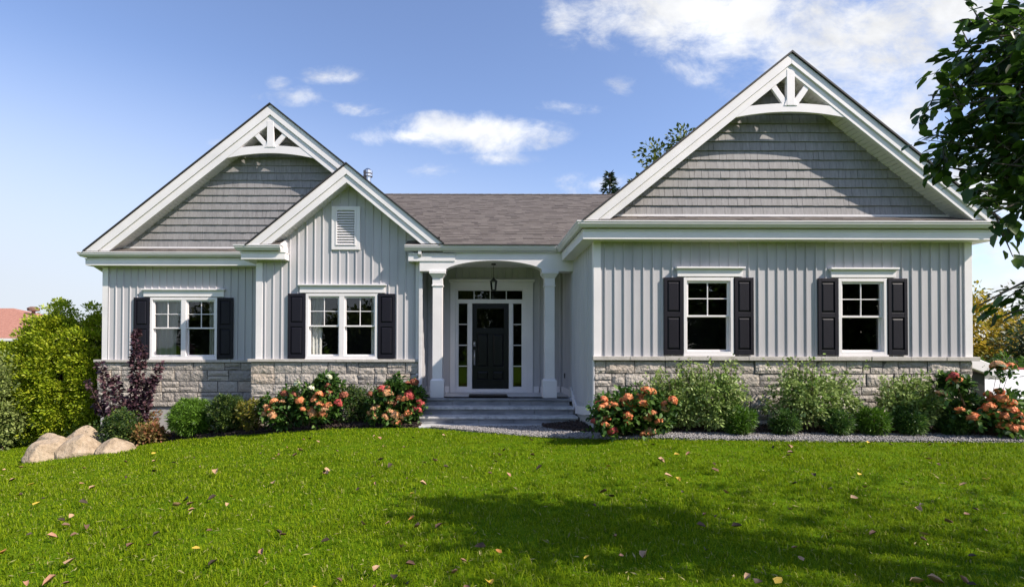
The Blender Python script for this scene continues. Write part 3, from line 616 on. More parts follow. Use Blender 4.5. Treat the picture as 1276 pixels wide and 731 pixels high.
# ---- windows
def window(x0, x1, z0, z1, y, units, curtains, hd):
    """x0..x1,z0..z1 outer frame; units = number of double-hung units side by side; hd = (x0,x1,z0,z1) head trim"""
    fw = .055; m = MB()
    m.box(x0, x0+fw, y-.035, y+.1, z0, z1).box(x1-fw, x1, y-.035, y+.1, z0, z1)
    m.box(x0+fw, x1-fw, y-.035, y+.1, z1-fw, z1).box(x0+fw, x1-fw, y-.035, y+.1, z0, z0+fw*.9)
    xa, xb = x0+fw, x1-fw; mull = .11; spans = []
    if units == 2:
        xm = (x0+x1)/2; m.box(xm-mull/2, xm+mull/2, y-.033, y+.1, z0+fw*.9, z1-fw); spans = [(xa, xm-mull/2), (xm+mull/2, xb)]
    else: spans = [(xa, xb)]
    m.box(x0-.01, x1+.01, y-.05, y-.001, z0-.028, z0-.001)
    Wn = part(m, 'window', M['white'], bevel=.003)
    za, zb = z0+fw*.9, z1-fw; zm = (za+zb)/2
    for (a, b_) in spans:
        m = MB(); t = .032
        def rect(p, q, r, s_, y0, y1): m.box(p, p+t, y0, y1, r, s_).box(q-t, q, y0, y1, r, s_).box(p+t, q-t, y0, y1, s_-t, s_).box(p+t, q-t, y0, y1, r, r+t)
        rect(a+.002, b_-.002, zm-.012, zb-.002, y+.0, y+.035); rect(a+.002, b_-.002, za+.002, zm+.016, y+.04, y+.075)
        cx = (a+b_)/2; cz = (zm+zb)/2
        m.box(cx-.008, cx+.008, y+.012, y+.028, zm+.02, zb-t).box(a+t, cx-.0085, y+.013, y+.027, cz-.008, cz+.008).box(cx+.0085, b_-t, y+.013, y+.027, cz-.008, cz+.008)
        part(m, 'sash', M['white'], parent=Wn, bevel=.002)
        m = MB(); m.sheet(a+t, b_-t, y+.030, zm+.02, zb-t).sheet(a+t, b_-t, y+.059, za+t, zm-.014)
        part(m, 'pane', M['glass'], parent=Wn)
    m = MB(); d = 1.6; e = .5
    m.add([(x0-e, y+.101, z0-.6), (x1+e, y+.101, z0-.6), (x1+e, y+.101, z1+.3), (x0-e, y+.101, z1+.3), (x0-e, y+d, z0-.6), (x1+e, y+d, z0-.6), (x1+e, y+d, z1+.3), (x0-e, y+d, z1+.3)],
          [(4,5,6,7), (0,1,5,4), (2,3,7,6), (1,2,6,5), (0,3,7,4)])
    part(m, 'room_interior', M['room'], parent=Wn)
    for (a, b_, pinch) in curtains:                    # wavy cloth panels; pinch pulls the inner edge sideways lower down
        n, k = 44, 14; V = []; 
        for j in range(k):
            v = j/(k-1); z = z1+.02-(z1-z0+.05)*v
            bb = b_+pinch*math.sin(min(v*1.25, 1)*math.pi/2)
            for i in range(n):
                u = i/(n-1); V.append((a+(bb-a)*u, y+.135+.022*math.sin(u*26+.5*math.sin(v*3))+.01*math.sin(u*9+v*2), z))
        F = [(j*n+i, j*n+i+1, (j+1)*n+i+1, (j+1)*n+i) for j in range(k-1) for i in range(n-1)]
        mm = MB(); mm.add(V, F); part(mm, 'curtain', M['curtain'], parent=Wn, smooth=True)
    m = MB(); a, b_, r, s_ = hd; m.box(a+.03, b_-.03, y-.04, y-.001, r, s_-.035).box(a, b_, y-.085, y-.001, s_-.03, s_).box(a+.015, b_-.015, y-.06, y-.001, s_-.05, s_-.031)
    part(m, 'head_trim', M['white'], parent=Wn, bevel=.004)
    return Wn
def shutter(x0, x1, z0, z1, y):
    m = MB(); st = .055; zm = z0+(z1-z0)*.52
    y1 = y-.016; yf = y1-.032
    m.box(x0, x0+st, yf, y1, z0, z1).box(x1-st, x1, yf, y1, z0, z1)
    for r, s_ in ((z0, z0+.085), (zm-.04, zm+.04), (z1-.06, z1)): m.box(x0+st, x1-st, yf+.001, y1-.001, r, s_)
    m.box(x0+st, x1-st, yf+.02, y1-.002, z0+.085, z1-.06)
    for r, s_ in ((z0+.085, zm-.04), (zm+.04, z1-.06)):
        a, b_, c_, d_ = x0+st+.012, x1-st-.012, r+.016, s_-.016; k = .022
        m.add([(a, yf+.019, c_), (b_, yf+.019, c_), (b_, yf+.019, d_), (a, yf+.019, d_), (a+k, yf+.004, c_+k), (b_-k, yf+.004, c_+k), (b_-k, yf+.004, d_-k), (a+k, yf+.004, d_-k)],
              [(4,5,6,7), (0,1,5,4), (1,2,6,5), (2,3,7,6), (3,0,4,7)])
    return part(m, 'shutter', M['navy'], bevel=.003)
window(3.509, 4.368, 1.455, 2.775, 9.0, 1, [], (3.37, 4.55, 2.79, 2.956)); shutter(3.166, 3.495, 1.45, 2.775, 9.0); shutter(4.38, 4.705, 1.45, 2.775, 9.0)
window(6.165, 6.999, 1.455, 2.765, 9.0, 1, [], (6.01, 7.18, 2.78, 2.945)); shutter(5.81, 6.15, 1.45, 2.765, 9.0); shutter(7.01, 7.34, 1.45, 2.765, 9.0)
window(-3.738, -2.189, 1.32, 2.713, 11.3, 2, [(-3.75, -3.36, -.08), (-2.36, -2.18, 0)], (-3.90, -2.00, 2.73, 2.915)); shutter(-4.12, -3.75, 1.315, 2.713, 11.3); shutter(-2.18, -1.81, 1.315, 2.713, 11.3)
window(-7.578, -6.035, 1.29, 2.69, 12.07, 2, [(-7.6, -6.93, -.14), (-6.30, -6.03, 0)], (-7.76, -5.85, 2.71, 2.89)); shutter(-7.95, -7.59, 1.285, 2.69, 12.07); shutter(-6.02, -5.66, 1.285, 2.69, 12.07)
# ---- gable vent
m = MB(); x0, x1, z0, z1, y = -3.19, -2.573, 3.66, 4.60, 11.3
m.box(x0, x0+.085, y-.04, y-.001, z0, z1).box(x1-.085, x1, y-.04, y-.001, z0, z1).box(x0+.085, x1-.085, y-.04, y-.001, z1-.085, z1).box(x0+.085, x1-.085, y-.04, y-.001, z0, z0+.085)
m.box(x0+.1, x1-.1, y-.055, y-.041, z0+.095, z0+.11).box(x0+.085, x0+.12, y-.05, y-.001, z0+.085, z1-.085).box(x1-.12, x1-.085, y-.05, y-.001, z0+.085, z1-.085)
gv = part(m, 'gable_vent', M['white'], bevel=.004)
m = MB()
for i in range(13):
    z = z0+.115+i*.056; m.prismx([(y-.045, z), (y-.045, z+.008), (y-.008, z+.045), (y-.008, z+.037)], x0+.12, x1-.12)
part(m, 'louvre_slats', M['white'], parent=gv)
# ---- door unit
m = MB(); Y = PY
m.box(-.684, -.56, Y-.045, Y+.06, .5, 2.939).box(1.13, 1.272, Y-.045, Y+.06, .5, 2.939)           # casings
m.box(-.684, 1.272, Y-.045, Y+.06, 2.94, 3.10).box(-.72, 1.31, Y-.085, Y-.001, 3.105, 3.165).box(-.70, 1.29, Y-.06, Y-.001, 3.085, 3.104)
m.box(-.559, -.503, Y-.02, Y+.08, .5, 2.94).box(1.026, 1.129, Y-.02, Y+.08, .5, 2.94)
m.box(-.503, 1.026, Y-.03, Y+.08, 2.60, 2.695).box(-.503, 1.026, Y-.022, Y+.08, 2.905, 2.94)
m.box(-.262, -.165, Y-.028, Y+.08, .58, 2.60).box(.705, .79, Y-.028, Y+.08, .58, 2.60)
m.box(-.503, 1.026, Y-.06, Y+.08, .502, .58)
df = part(m, 'door_frame', M['white'], bevel=.003)
m = MB()
for i in range(1, 4):
    x = -.503+i*1.529/4; m.box(x-.009, x+.009, Y+.0, Y+.03, 2.695, 2.905)
for a, b_ in ((-.503, -.262), (.79, 1.026)):
    for i in range(1, 4): z = .62+i*.495; m.box(a, b_, Y+.0, Y+.03, z-.010, z+.010)
    m.box(a, b_, Y-.01, Y+.05, .58, .63).box(a, a+.018, Y+.0, Y+.03, .63, 2.60).box(b_-.018, b_, Y+.0, Y+.03, .63, 2.60)
part(m, 'glazing_bars', M['white'], parent=df)
m = MB(); m.sheet(-.503, 1.026, Y+.041, 2.695, 2.905); part(m, 'transom_pane', M['glass'], parent=df)
for a, b_ in ((-.503, -.262), (.79, 1.026)): part(MB().sheet(a, b_, Y+.041, .63, 2.60), 'sidelight_pane', M['glass'], parent=df)
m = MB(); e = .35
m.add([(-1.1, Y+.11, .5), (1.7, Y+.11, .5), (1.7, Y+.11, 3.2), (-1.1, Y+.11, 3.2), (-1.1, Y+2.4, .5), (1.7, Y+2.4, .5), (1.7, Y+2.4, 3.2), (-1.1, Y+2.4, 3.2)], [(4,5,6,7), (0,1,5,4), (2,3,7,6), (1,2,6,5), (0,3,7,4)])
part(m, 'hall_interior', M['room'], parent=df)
# the door leaf: stiles and rails, two lower panels, two middle panels, glazed top light
m = MB(); a, b_, r, s_ = -.160, .700, .585, 2.595; yf, yb = Y+.012, Y+.055; st = .11; cx = (a+b_)/2
m.box(a, a+st, yf, yb, r, s_).box(b_-st, b_, yf, yb, r, s_).box(cx-.05, cx+.05, yf, yb, r+.2, 1.88)
for p, q in ((r, r+.2), (1.00, 1.10), (1.88, 2.02), (s_-.12, s_)): m.box(a+st, b_-st, yf+.0005, yb, p, q)
m.box(a+st, b_-st, yf+.022, yb-.002, r+.2, 1.88)
for (p, q) in ((a+st, cx-.05), (cx+.05, b_-st)):
    for (u, w) in ((r+.2, 1.00), (1.10, 1.88)):
        k = .03; A, B_, C_, D_ = p+.012, q-.012, u+.012, w-.012
        m.add([(A, yf+.021, C_), (B_, yf+.021, C_), (B_, yf+.021, D_), (A, yf+.021, D_), (A+k, yf+.006, C_+k), (B_-k, yf+.006, C_+k), (B_-k, yf+.006, D_-k), (A+k, yf+.006, D_-k)], [(4,5,6,7), (0,1,5,4), (1,2,6,5), (2,3,7,6), (3,0,4,7)])
dr = part(m, 'front_door', M['door'], bevel=.003)
part(MB().sheet(a+st, b_-st, yf+.022, 2.02, s_-.12), 'door_light', M['glass'], parent=dr)
m = MB(); hx = a+.05
m.lathe((hx, yf-.03, 1.62), [(.0, .0), (.03, .0), (.03, .05), (0, .05)], 12)
m.box(hx-.028, hx+.028, yf-.012, yf, 1.58, 1.70).box(hx-.022, hx+.022, yf-.014, yf, 1.14, 1.50)
m.tube((hx, yf-.055, 1.20), (hx, yf-.055, 1.46), .014).tube((hx, yf, 1.19), (hx, yf-.055, 1.21), .012).tube((hx, yf, 1.47), (hx, yf-.055, 1.45), .012)
part(m, 'door_handle', M['metal'], parent=dr, smooth=True)
part(MB().box(RW[0]-.03, RW[0]-.013, 12.0, 12.07, .86, .97), 'outlet_cover', M['iron'], bevel=.003)
# ---- porch: columns, arched beam, steps
def column(cx, cy):
    m = MB(); z0, z1 = .5, 3.17
    def sq(w0, w1, a, b_): 
        m.add([(cx-w0, cy-w0, a), (cx+w0, cy-w0, a), (cx+w0, cy+w0, a), (cx-w0, cy+w0, a), (cx-w1, cy-w1, b_), (cx+w1, cy-w1, b_), (cx+w1, cy+w1, b_), (cx-w1, cy+w1, b_)], [(0,1,5,4),(1,2,6,5),(2,3,7,6),(3,0,4,7),(0,3,2,1),(4,5,6,7)])
    sq(.145, .145, z0, z0+.36); sq(.145, .108, z0+.36, z0+.40); sq(.105, .103, z0+.40, z1-.30); sq(.122, .122, z1-.31, z1-.28); sq(.108, .108, z1-.28, z1-.14); sq(.108, .165, z1-.14, z1-.05); sq(.175, .175, z1-.05, z1+.01)
    return part(m, 'porch_column', M['white'], bevel=.004)
column(-.885, 11.2); column(1.50, 11.2)
m = MB(); xa, xb = -.70, 1.32; zs, zt_, zt2 = 3.175, 3.40, 3.575; n = 28; y0, y1 = 11.06, 11.34
m.box(MW[1]+.001, xa, y0, y1, zs, zt2).box(xb, RW[0]-.001, y0, y1, zs, zt2)
for i in range(n):
    u0, u1 = i/n, (i+1)/n; f = lambda u: 3.22+(zt_-3.22)*(1-(2*u-1)**2)**.75
    m.prism([(xa+(xb-xa)*u0, f(u0)), (xa+(xb-xa)*u1, f(u1)), (xa+(xb-xa)*u1, zt2), (xa+(xb-xa)*u0, zt2)], y0, y1)
part(m, 'porch_beam', M['white'])
part(MB().box(-1.24, 1.965, 11.0, 12.4, .44, .5), 'porch_floor', M['deck'])
sx0, sx1 = -1.14, 1.93
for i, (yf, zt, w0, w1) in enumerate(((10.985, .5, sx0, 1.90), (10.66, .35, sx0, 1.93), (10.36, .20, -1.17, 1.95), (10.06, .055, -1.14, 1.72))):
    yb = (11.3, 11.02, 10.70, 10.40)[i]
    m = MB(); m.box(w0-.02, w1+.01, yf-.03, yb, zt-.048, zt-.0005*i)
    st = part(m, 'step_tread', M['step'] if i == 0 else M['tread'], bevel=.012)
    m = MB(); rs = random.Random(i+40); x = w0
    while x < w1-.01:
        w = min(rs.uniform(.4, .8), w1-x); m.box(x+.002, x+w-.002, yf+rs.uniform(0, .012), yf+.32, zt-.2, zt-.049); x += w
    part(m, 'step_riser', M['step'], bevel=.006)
# ---- downspouts
m = MB(); x = -1.255
m.box(x-.04, x+.04, 11.18, 11.245, .35, 3.34); part(m, 'downspout', M['gutter'], bevel=.008)
m = MB(); m.prismx([(10.99, 3.60), (11.05, 3.60), (11.245, 3.36), (11.245, 3.30), (11.18, 3.30), (10.99, 3.52)], x-.036, x+.036); part(m, 'downspout_elbow', M['gutter'], bevel=.006)
m = MB(); m.tube((-8.95, 11.9, 3.52), (-8.75, 12.3, 3.28), .04, n=8).box(-8.80, -8.72, 12.26, 12.33, -.2, 3.29); part(m, 'downspout', M['gutter'])
# roof pipe
m = MB(); px_, py_ = -2.78, 13.0; m.lathe((px_, py_, 5.3), [(.075, 0), (.075, .50), (.115, .50), (.115, .54), (.10, .56), (.115, .58), (.115, .64), (.05, .70), (0, .70)], 14)
part(m, 'flue_pipe', M['metal'], smooth=False)
# side stoop trim on the right
m = MB(); m.add([(8.5, 9.6, 1.64), (9.66, 9.6, 1.18), (9.66, 9.6, .98), (8.5, 9.6, 1.40), (8.5, 10.3, 1.64), (9.66, 10.3, 1.18), (9.66, 10.3, .98), (8.5, 10.3, 1.40)], [(0,1,2,3), (7,6,5,4), (0,4,5,1), (1,5,6,2), (2,6,7,3), (3,7,4,0)])
part(m, 'side_hatch', M['white'], bevel=.01)
part(MB().box(8.5, 9.35, 9.68, 10.25, -.2, 1.10), 'hatch_base', M['iron'])
# ------------------------------------------------------------------ things at the porch
ln = empty('pendant_lantern', (.325, 11.8, 3.45), 'small black glass lantern hanging under the porch ceiling above the front door', 'lantern')
lx, ly = .325, 11.8
m = MB(); m.lathe((lx, ly, 3.42), [(.0, .03), (.055, .03), (.05, 0), (0, 0)], 14)
for i in range(9): m.tube((lx+(.006 if i % 2 else 0), ly+(0 if i % 2 else .006), 3.42-i*.032), (lx-(.006 if i % 2 else 0), ly-(0 if i % 2 else .006), 3.38-i*.032), .0045, n=5)
part(m, 'chain', M['iron'], parent=ln)
m = MB()
m.lathe((lx, ly, 3.08), [(0, .06), (.02, .05), (.03, .02), (.085, -.02), (.09, -.035), (.0, -.035)], 8)
m.lathe((lx, ly, 2.84), [(0, 0), (.055, 0), (.06, .02), (0, .02)], 8)
for i in range(6): t = i*math.pi/3; m.tube((lx+.055*math.cos(t), ly+.055*math.sin(t), 2.85), (lx+.078*math.cos(t), ly+.078*math.sin(t), 3.05), .005, n=5)
part(m, 'cage', M['iron'], parent=ln)
part(MB().lathe((lx, ly, 2.855), [(.05, 0), (.072, .19)], 12), 'lamp_glass', M['glass'], parent=ln)
part(MB().lathe((lx, ly, 2.86), [(0, 0), (.016, 0), (.016, .10), (.006, .13), (0, .13)], 10), 'bulb', M['white'], parent=ln)
tag(MB().box(-.22, .62, 11.28, 11.72, .502, .52).obj('doormat', M['mat'], loc=(0, 0, 0), bevel=.004), 'flat dark doormat lying on the porch floor before the black front door', 'doormat')
# ------------------------------------------------------------------ boulders
def boulder(px, py_top, py_bot, w, D, label, seed, sq=.7):
    import bmesh
    x = (px-597)/653*D; zb = gz(x, D)-.12; zt = EYE+(430-py_top)/653*D; hgt = max(zt-zb, .15); w = w/653*D
    bm = bmesh.new(); bmesh.ops.create_icosphere(bm, subdivisions=5, radius=1)
    from mathutils import noise as mn
    off = Vector((seed*3.1, seed*1.7, seed))
    # flattened by a few random cutting planes, then roughened
    rs = random.Random(seed); planes = [(Vector((rs.uniform(-1, 1), rs.uniform(-1, 1), rs.uniform(-.2, 1))).normalized(), rs.uniform(.62, .85)) for _ in range(9)]
    for v in bm.verts:
        p = v.co.copy()
        for nrm, d in planes:
            k = p.dot(nrm)
            if k > d: p -= nrm*(k-d)*.9
        p += v.co*((mn.fractal(v.co*1.1+off, .9, 2.1, 6)*.07))
        v.co = Vector((p.x*w*.58, p.y*w*.46, (p.z+.45)*hgt*.78))
    for f in bm.faces: f.smooth = True
    me = bpy.data.meshes.new('boulder'); bm.to_mesh(me); bm.free(); me.materials.append(M['boulder'])
    o = link('boulder', me, loc=(x, D, zb)); o.rotation_euler.z = rs.uniform(-.3, .3); tag(o, label, 'boulder', 'boulders at the left corner of the bed')
boulder(57, 548, 572, 54, 10.0, 'large pale tan boulder at the far left end of the row', 1)
boulder(72, 541, 556, 44, 10.7, 'flat tan boulder half hidden behind the leftmost boulder', 2)
boulder(102, 544, 570, 48, 10.1, 'rounded tan boulder in the middle of the front row', 3)
boulder(108, 534, 552, 46, 11.0, 'grey brown boulder at the back against the house corner', 4)
boulder(146, 548, 568, 46, 10.15, 'low smooth sandy boulder at the right end nearest the purple shrub', 5)
# ------------------------------------------------------------------ shrubs
def shrub_root(name, px, D, label, cat='shrub', group=None):
    x = (px-597)/653*D; return empty(name, (x, D, gz(x, D)+.03), label, cat, group)
def stems(root, tops, r=.008, m='stemred', name='stem'):
    b = ORG[root.name]; mb = MB()
    for t in tops:
        t = Vector(t); s_ = Vector((b.x+(t.x-b.x)*.25, b.y+(t.y-b.y)*.25, b.z-.03)); mid = s_.lerp(t, .5)+Vector((random.uniform(-.03, .03), random.uniform(-.03, .03), .04))
        mb.tube(s_, mid, r, r*.8, 5); mb.tube(mid, t, r*.8, r*.4, 5)
    return part(mb, name, M[m], parent=root)
def ball_shrub(name, px, D, ptop, pw, label, lm, T, ls, n=90, per=40, cr=.09, cat='shrub', group=None, noise=.06, depth=.9):
    root = shrub_root(name, px, D, label, cat, group); b = ORG[root.name]; w = pw/653*D/2; zt = EYE+(430-ptop)/653*D; hgt = zt-b.z
    P, out, cc = clump_cloud((b.x, b.y, b.z+hgt*.52), (w*.93, w*depth, hgt*.46), n, per, cr, .72, 1, noise)
    P2, out2, _ = clump_cloud((b.x, b.y, b.z+hgt*.45), (w*.6, w*.6, hgt*.3), n//3, per, cr*1.2, .2, 1, noise)
    leaves('foliage', np.vstack([P, P2]), np.vstack([out, out2]), T, ls, M[lm], root, droop=-.1, up=.4)
    stems(root, [cc[i] for i in range(0, min(n, 30), 4)], .009); return root
# flower heads share a few meshes
def head_mesh(name, m, seed, n=170):
    r2 = np.random.default_rng(seed); d = r2.normal(size=(n, 3)); d /= np.linalg.norm(d, axis=1, keepdims=True); d[:,2] = np.abs(d[:,2])*1.0-.25
    P = d*np.array([.5, .5, .48])*(1+r2.normal(0, .09, (n, 1)))
    V, F = scatter(T_PET, P, np.cross(d, r2.normal(size=(n, 3))), d+r2.normal(0, .3, (n, 3)), r2.uniform(.12, .21, n))
    V2, F2 = scatter(T_PET, P*.8, np.cross(d, r2.normal(size=(n, 3))), d+r2.normal(0, .3, (n, 3)), r2.uniform(.16, .26, n))
    me = np_mesh(name, np.vstack([V, V2]), [np.vstack([F[0], F2[0]+len(V)])]); me.materials.append(M[m]); return me
HEADS = {k: [head_mesh('flower_head', v, s_+i*13) for s_ in (1, 2)] for i, (k, v) in enumerate(dict(s='f_salmon', r='f_red', p='f_peach', c='f_cream', u='f_rust').items())}
def hydrangea(px, D, label, blooms, org, scale, body, size, lm='l_hyd'):
    root = shrub_root('hydrangea', px, D, label, 'hydrangea'); b = ORG[root.name]; tops = []; Pn = []
    for (bx, by, col) in blooms:
        q = at(org[0]+bx/scale, org[1]+by/scale, D-random.uniform(.24, .42)); o = link('flower_head', random.choice(HEADS[col]), root)
        o.location = q-b; s_ = size*1.18*random.uniform(.7, 1.25); o.scale = (s_, s_, s_*random.uniform(.85, 1.25)); o.rotation_euler = (random.uniform(-.5, .5), random.uniform(-.5, .5), random.uniform(0, 6))
        if col == 'c': o['label'] = 'cream flower head'
        tops.append(q-Vector((0, 0, s_*.3))); Pn.append(np.array(q)+rng.normal(0, 1, (26, 3))*[.07, .06, .06]-[0, 0, .06])
    cl = []; ou = []
    for (cx, cy, w, hh) in body:                       # leaf masses in pixels
        c = at(cx, cy, D); P, out, cc = clump_cloud(c, (w/653*D/2, .24, hh/653*D/2), 46, 22, .075, .35, 1, .15); cl.append(P); ou.append(out); tops += [Vector(v) for v in cc[::10]]
    Pn = np.vstack(Pn); cl.append(Pn); ou.append(rdir(len(Pn)))
    P = np.vstack(cl); out = np.vstack(ou); k = P[:,2] > b.z-.02
    leaves('foliage', P[k], out[k], T_LEAF, .085, M[lm], root, droop=.2, up=.8); stems(root, tops, .006)
    return root
# left corner: purple shrub
pr = shrub_root('purple_leaf_shrub', 158, 11.2, 'tall dark purple leaved shrub with upright spires at the left house corner', 'shrub'); b = ORG[pr.name]
tops = []; PP = []; OO = []
for (bx, by, tx, ty, rr, n) in ((150, 545, 124, 452, .12, 330), (152, 545, 108, 475, .07, 160), (155, 545, 143, 470, .13, 330), (165, 545, 169, 412, .11, 640), (170, 540, 178, 430, .09, 330), (172, 540, 200, 452, .08, 260), (172, 540, 190, 470, .09, 300), (150, 540, 160, 500, .17, 280), (140, 520, 122, 505, .16, 300)):
    p0 = at(bx, by, 11.2+random.uniform(-.1, .2)); p1 = at(tx, ty, 11.2+random.uniform(-.15, .2)); tops.append(p1); t = rng.uniform(.12, 1, n)**.8
    q = np.array(p0)[None]*(1-t[:,None])+np.array(p1)[None]*t[:,None]; rad = rdir(n)*rr*rng.uniform(.3, 1.1, (n, 1)); rad[:,2] *= .4; rad *= (1.15-.75*t)[:,None]
    PP.append(q+rad); OO.append(rad/np.linalg.norm(rad, axis=1, keepdims=True))
leaves('foliage', np.vstack(PP), np.vstack(OO), T_LEAF, .085, M['l_purple'], pr, droop=-.05, up=.5); stems(pr, tops, .009)
ball_shrub('boxwood', 152, 10.75, 513, 46, 'leafy green shrub between the boulders and the purple shrub', 'l_box', T_DIA, .05, 110, 36, .09, noise=.12)
ball_shrub('low_perennial', 185, 10.9, 530, 44, 'low autumn coloured perennial with pink and yellow leaves below the purple spires', 'l_sedum', T_LEAF, .06, 60, 20, .09, cat='plant', noise=.2)
ball_shrub('low_perennial', 183, 11.4, 508, 26, 'reddish sedum clump tucked against the house corner stone', 'l_sedum', T_LEAF, .05, 34, 18, .08, cat='plant', noise=.2)
ball_shrub('globe_cedar', 239, 11.1, 498, 49, 'round bright green globe cedar left of the darker round bush', 'l_globe', T_THIN, .075, 190, 60, .07, noise=.05)
ball_shrub('boxwood', 283, 11.0, 491, 42, 'round dark green boxwood right of the bright globe cedar', 'l_box', T_DIA, .04, 170, 60, .075, noise=.05)
ball_shrub('low_perennial', 315, 10.85, 497, 36, 'small golden green bush between boxwood and orange hydrangea', 'l_gold', T_LEAF, .055, 50, 26, .08, noise=.18)
s1, o1 = 5.317, (200, 460)
hydrangea(380, 10.65, 'hydrangea with orange and cream heads below the middle twin window',
    [(820,160,'u'),(750,212,'s'),(808,215,'p'),(700,250,'p'),(742,305,'p'),(722,262,'s'),(690,290,'p'),(925,210,'s'),(945,262,'s'),(1050,165,'s'),(1020,205,'s'),(1052,235,'s'),(1105,160,'u'),(1110,110,'u'),(1215,170,'u'),(1178,222,'r'),(1010,290,'p'),(1080,290,'s'),(1060,310,'s'),(1030,180,'s'),(1115,240,'s'),(1000,265,'s'),(1095,270,'p'),(1115,50,'c'),(905,95,'c'),(1000,125,'c'),(885,165,'u'),(1020,300,'p')],
    o1, s1, [(345, 508, 38, 40), (368, 505, 46, 46), (392, 500, 50, 50), (412, 497, 44, 58), (360, 520, 60, 26), (408, 476, 20, 16)], .135)
ball_shrub('spirea', 446, 10.75, 484, 48, 'dark green fine leaved shrub between the two orange hydrangeas', 'l_box', T_DIA, .045, 110, 40, .09, noise=.16)
s1, o1 = 8.125, (420, 460)
hydrangea(492, 10.5, 'hydrangea with peach and rose heads beside the porch steps',
    [(710,140,'u'),(785,130,'u'),(450,190,'r'),(510,190,'u'),(500,235,'p'),(530,245,'p'),(545,325,'p'),(735,225,'r'),(735,260,'r'),(645,285,'s'),(690,300,'s'),(375,400,'p'),(350,430,'p'),(410,380,'p'),(540,420,'p'),(495,475,'p'),(585,465,'p'),(720,440,'s'),(830,410,'r'),(790,395,'r'),(850,350,'r'),(575,525,'p'),(615,535,'s'),(370,480,'p'),(340,250,'u'),(830,310,'r'),(440,215,'s'),(600,350,'u'),(670,480,'p')],
    o1, s1, [(478, 505, 42, 44), (500, 500, 44, 50), (515, 500, 30, 44), (492, 482, 22, 22), (485, 518, 50, 20)], .13)
s1, o1 = 5.8, (730, 440)
hydrangea(790, 8.45, 'coral hydrangea at the left corner of the right wing',
    [(130,330,'s'),(180,365,'s'),(215,410,'s'),(110,390,'s'),(145,375,'s'),(95,360,'r'),(290,340,'s'),(325,385,'s'),(305,320,'s'),(395,305,'s'),(420,365,'s'),(400,350,'s'),(440,265,'s'),(480,275,'s'),(305,445,'s'),(285,480,'s'),(300,490,'s'),(445,460,'s'),(485,430,'s'),(525,485,'s'),(570,355,'s'),(570,395,'p'),(630,335,'s'),(470,555,'p'),(430,580,'s'),(195,560,'r'),(150,465,'s'),(140,510,'s'),(70,490,'r'),(210,370,'s')],
    o1, s1, [(765, 512, 50, 40), (790, 508, 56, 52), (820, 512, 46, 46), (780, 525, 70, 24)], .115)
def vari(px, D, ptop, w, label, extra=()):
    root = shrub_root('variegated_dogwood', px, D, label, 'shrub'); b = ORG[root.name]; W_ = w/653*D/2; zt = EYE+(430-ptop)/653*D
    P, out, cc = clump_cloud((b.x, b.y, b.z+(zt-b.z)*.45), (W_, .30, (zt-b.z)*.42), 150, 36, .10, .3, 1, .14)
    tops = [Vector(c) for c in cc[::8]]; PP = [P]; OO = [out]
    for i in range(34):                                  # whippy shoots out of the top
        a = Vector((b.x+random.uniform(-.8, .8)*W_, b.y+random.uniform(-.2, .2), b.z+(zt-b.z)*.5)); e = a+Vector((random.uniform(-.25, .25), random.uniform(-.1, .1), (zt-b.z)*random.uniform(.35, .62)))
        t = rng.uniform(0, 1, 26); q = np.array(a)*(1-t[:,None])+np.array(e)*t[:,None]; q += rng.normal(0, .02, q.shape); PP.append(q); OO.append(rdir(26)+[0, 0, .5]); tops.append(e)
    P = np.vstack(PP); out = np.vstack(OO); k = P[:,2] > b.z; leaves('foliage', P[k], out[k], T_LEAF, .052, M['l_vari'], root, droop=0, up=.5); stems(root, tops, .005)
    return root
vari(835, 8.62, 466, 66, 'pale variegated shrub rising behind the coral hydrangea')
vari(888, 8.5, 452, 84, 'tall pale variegated shrub under the left window of the right wing')
vari(1013, 8.5, 451, 112, 'broad pale variegated shrub between the two windows of the right wing')
vari(1138, 8.5, 468, 84, 'pale variegated shrub below and right of the last window')
for px, top, w, lb in ((921, 507, 34, 'small bright mound in front of the tall shrub under the first window'), (978, 512, 30, 'small green mound at the left foot of the broad variegated shrub'), (1044, 511, 32, 'small green mound at the right foot of the broad variegated shrub'), (1087, 508, 34, 'small green mound standing alone between two variegated shrubs'),
                       (1133, 508, 34, 'small dark green mound in front of the last variegated shrub'), (1188, 508, 34, 'small green mound beside the big coral hydrangea')):
    ball_shrub('dwarf_spruce', px, 8.25, top, w, lb, 'l_jun' if px in (921, 1087) else 'l_hyd', T_THIN, .06, 70, 40, .06, noise=.1, group='small mounded shrubs along the right bed')
s1, o1 = 4.57, (1130, 400)
hydrangea(1225, 8.3, 'large coral pink hydrangea at the right end of the bed',
    [(270,300,'r'),(262,325,'r'),(285,330,'s'),(380,535,'s'),(300,500,'s'),(465,410,'s'),(530,390,'s'),(540,430,'s'),(470,480,'s'),(505,515,'s'),(540,480,'s'),(590,455,'s'),(590,495,'s'),(550,540,'s'),(610,545,'s'),(550,575,'s'),(600,605,'s'),(630,600,'s'),(650,560,'s'),(480,440,'s'),(600,520,'s'),(640,530,'s'),(520,245,'p'),(555,255,'s'),(590,252,'s'),(660,590,'s'),(520,460,'s'),(440,505,'s'),(200,405,'p')],
    o1, s1, [(1205, 506, 44, 30), (1215, 518, 60, 34), (1245, 514, 40, 46), (1188, 476, 10, 12), (1265, 508, 20, 36)], .125, 'l_hyd')
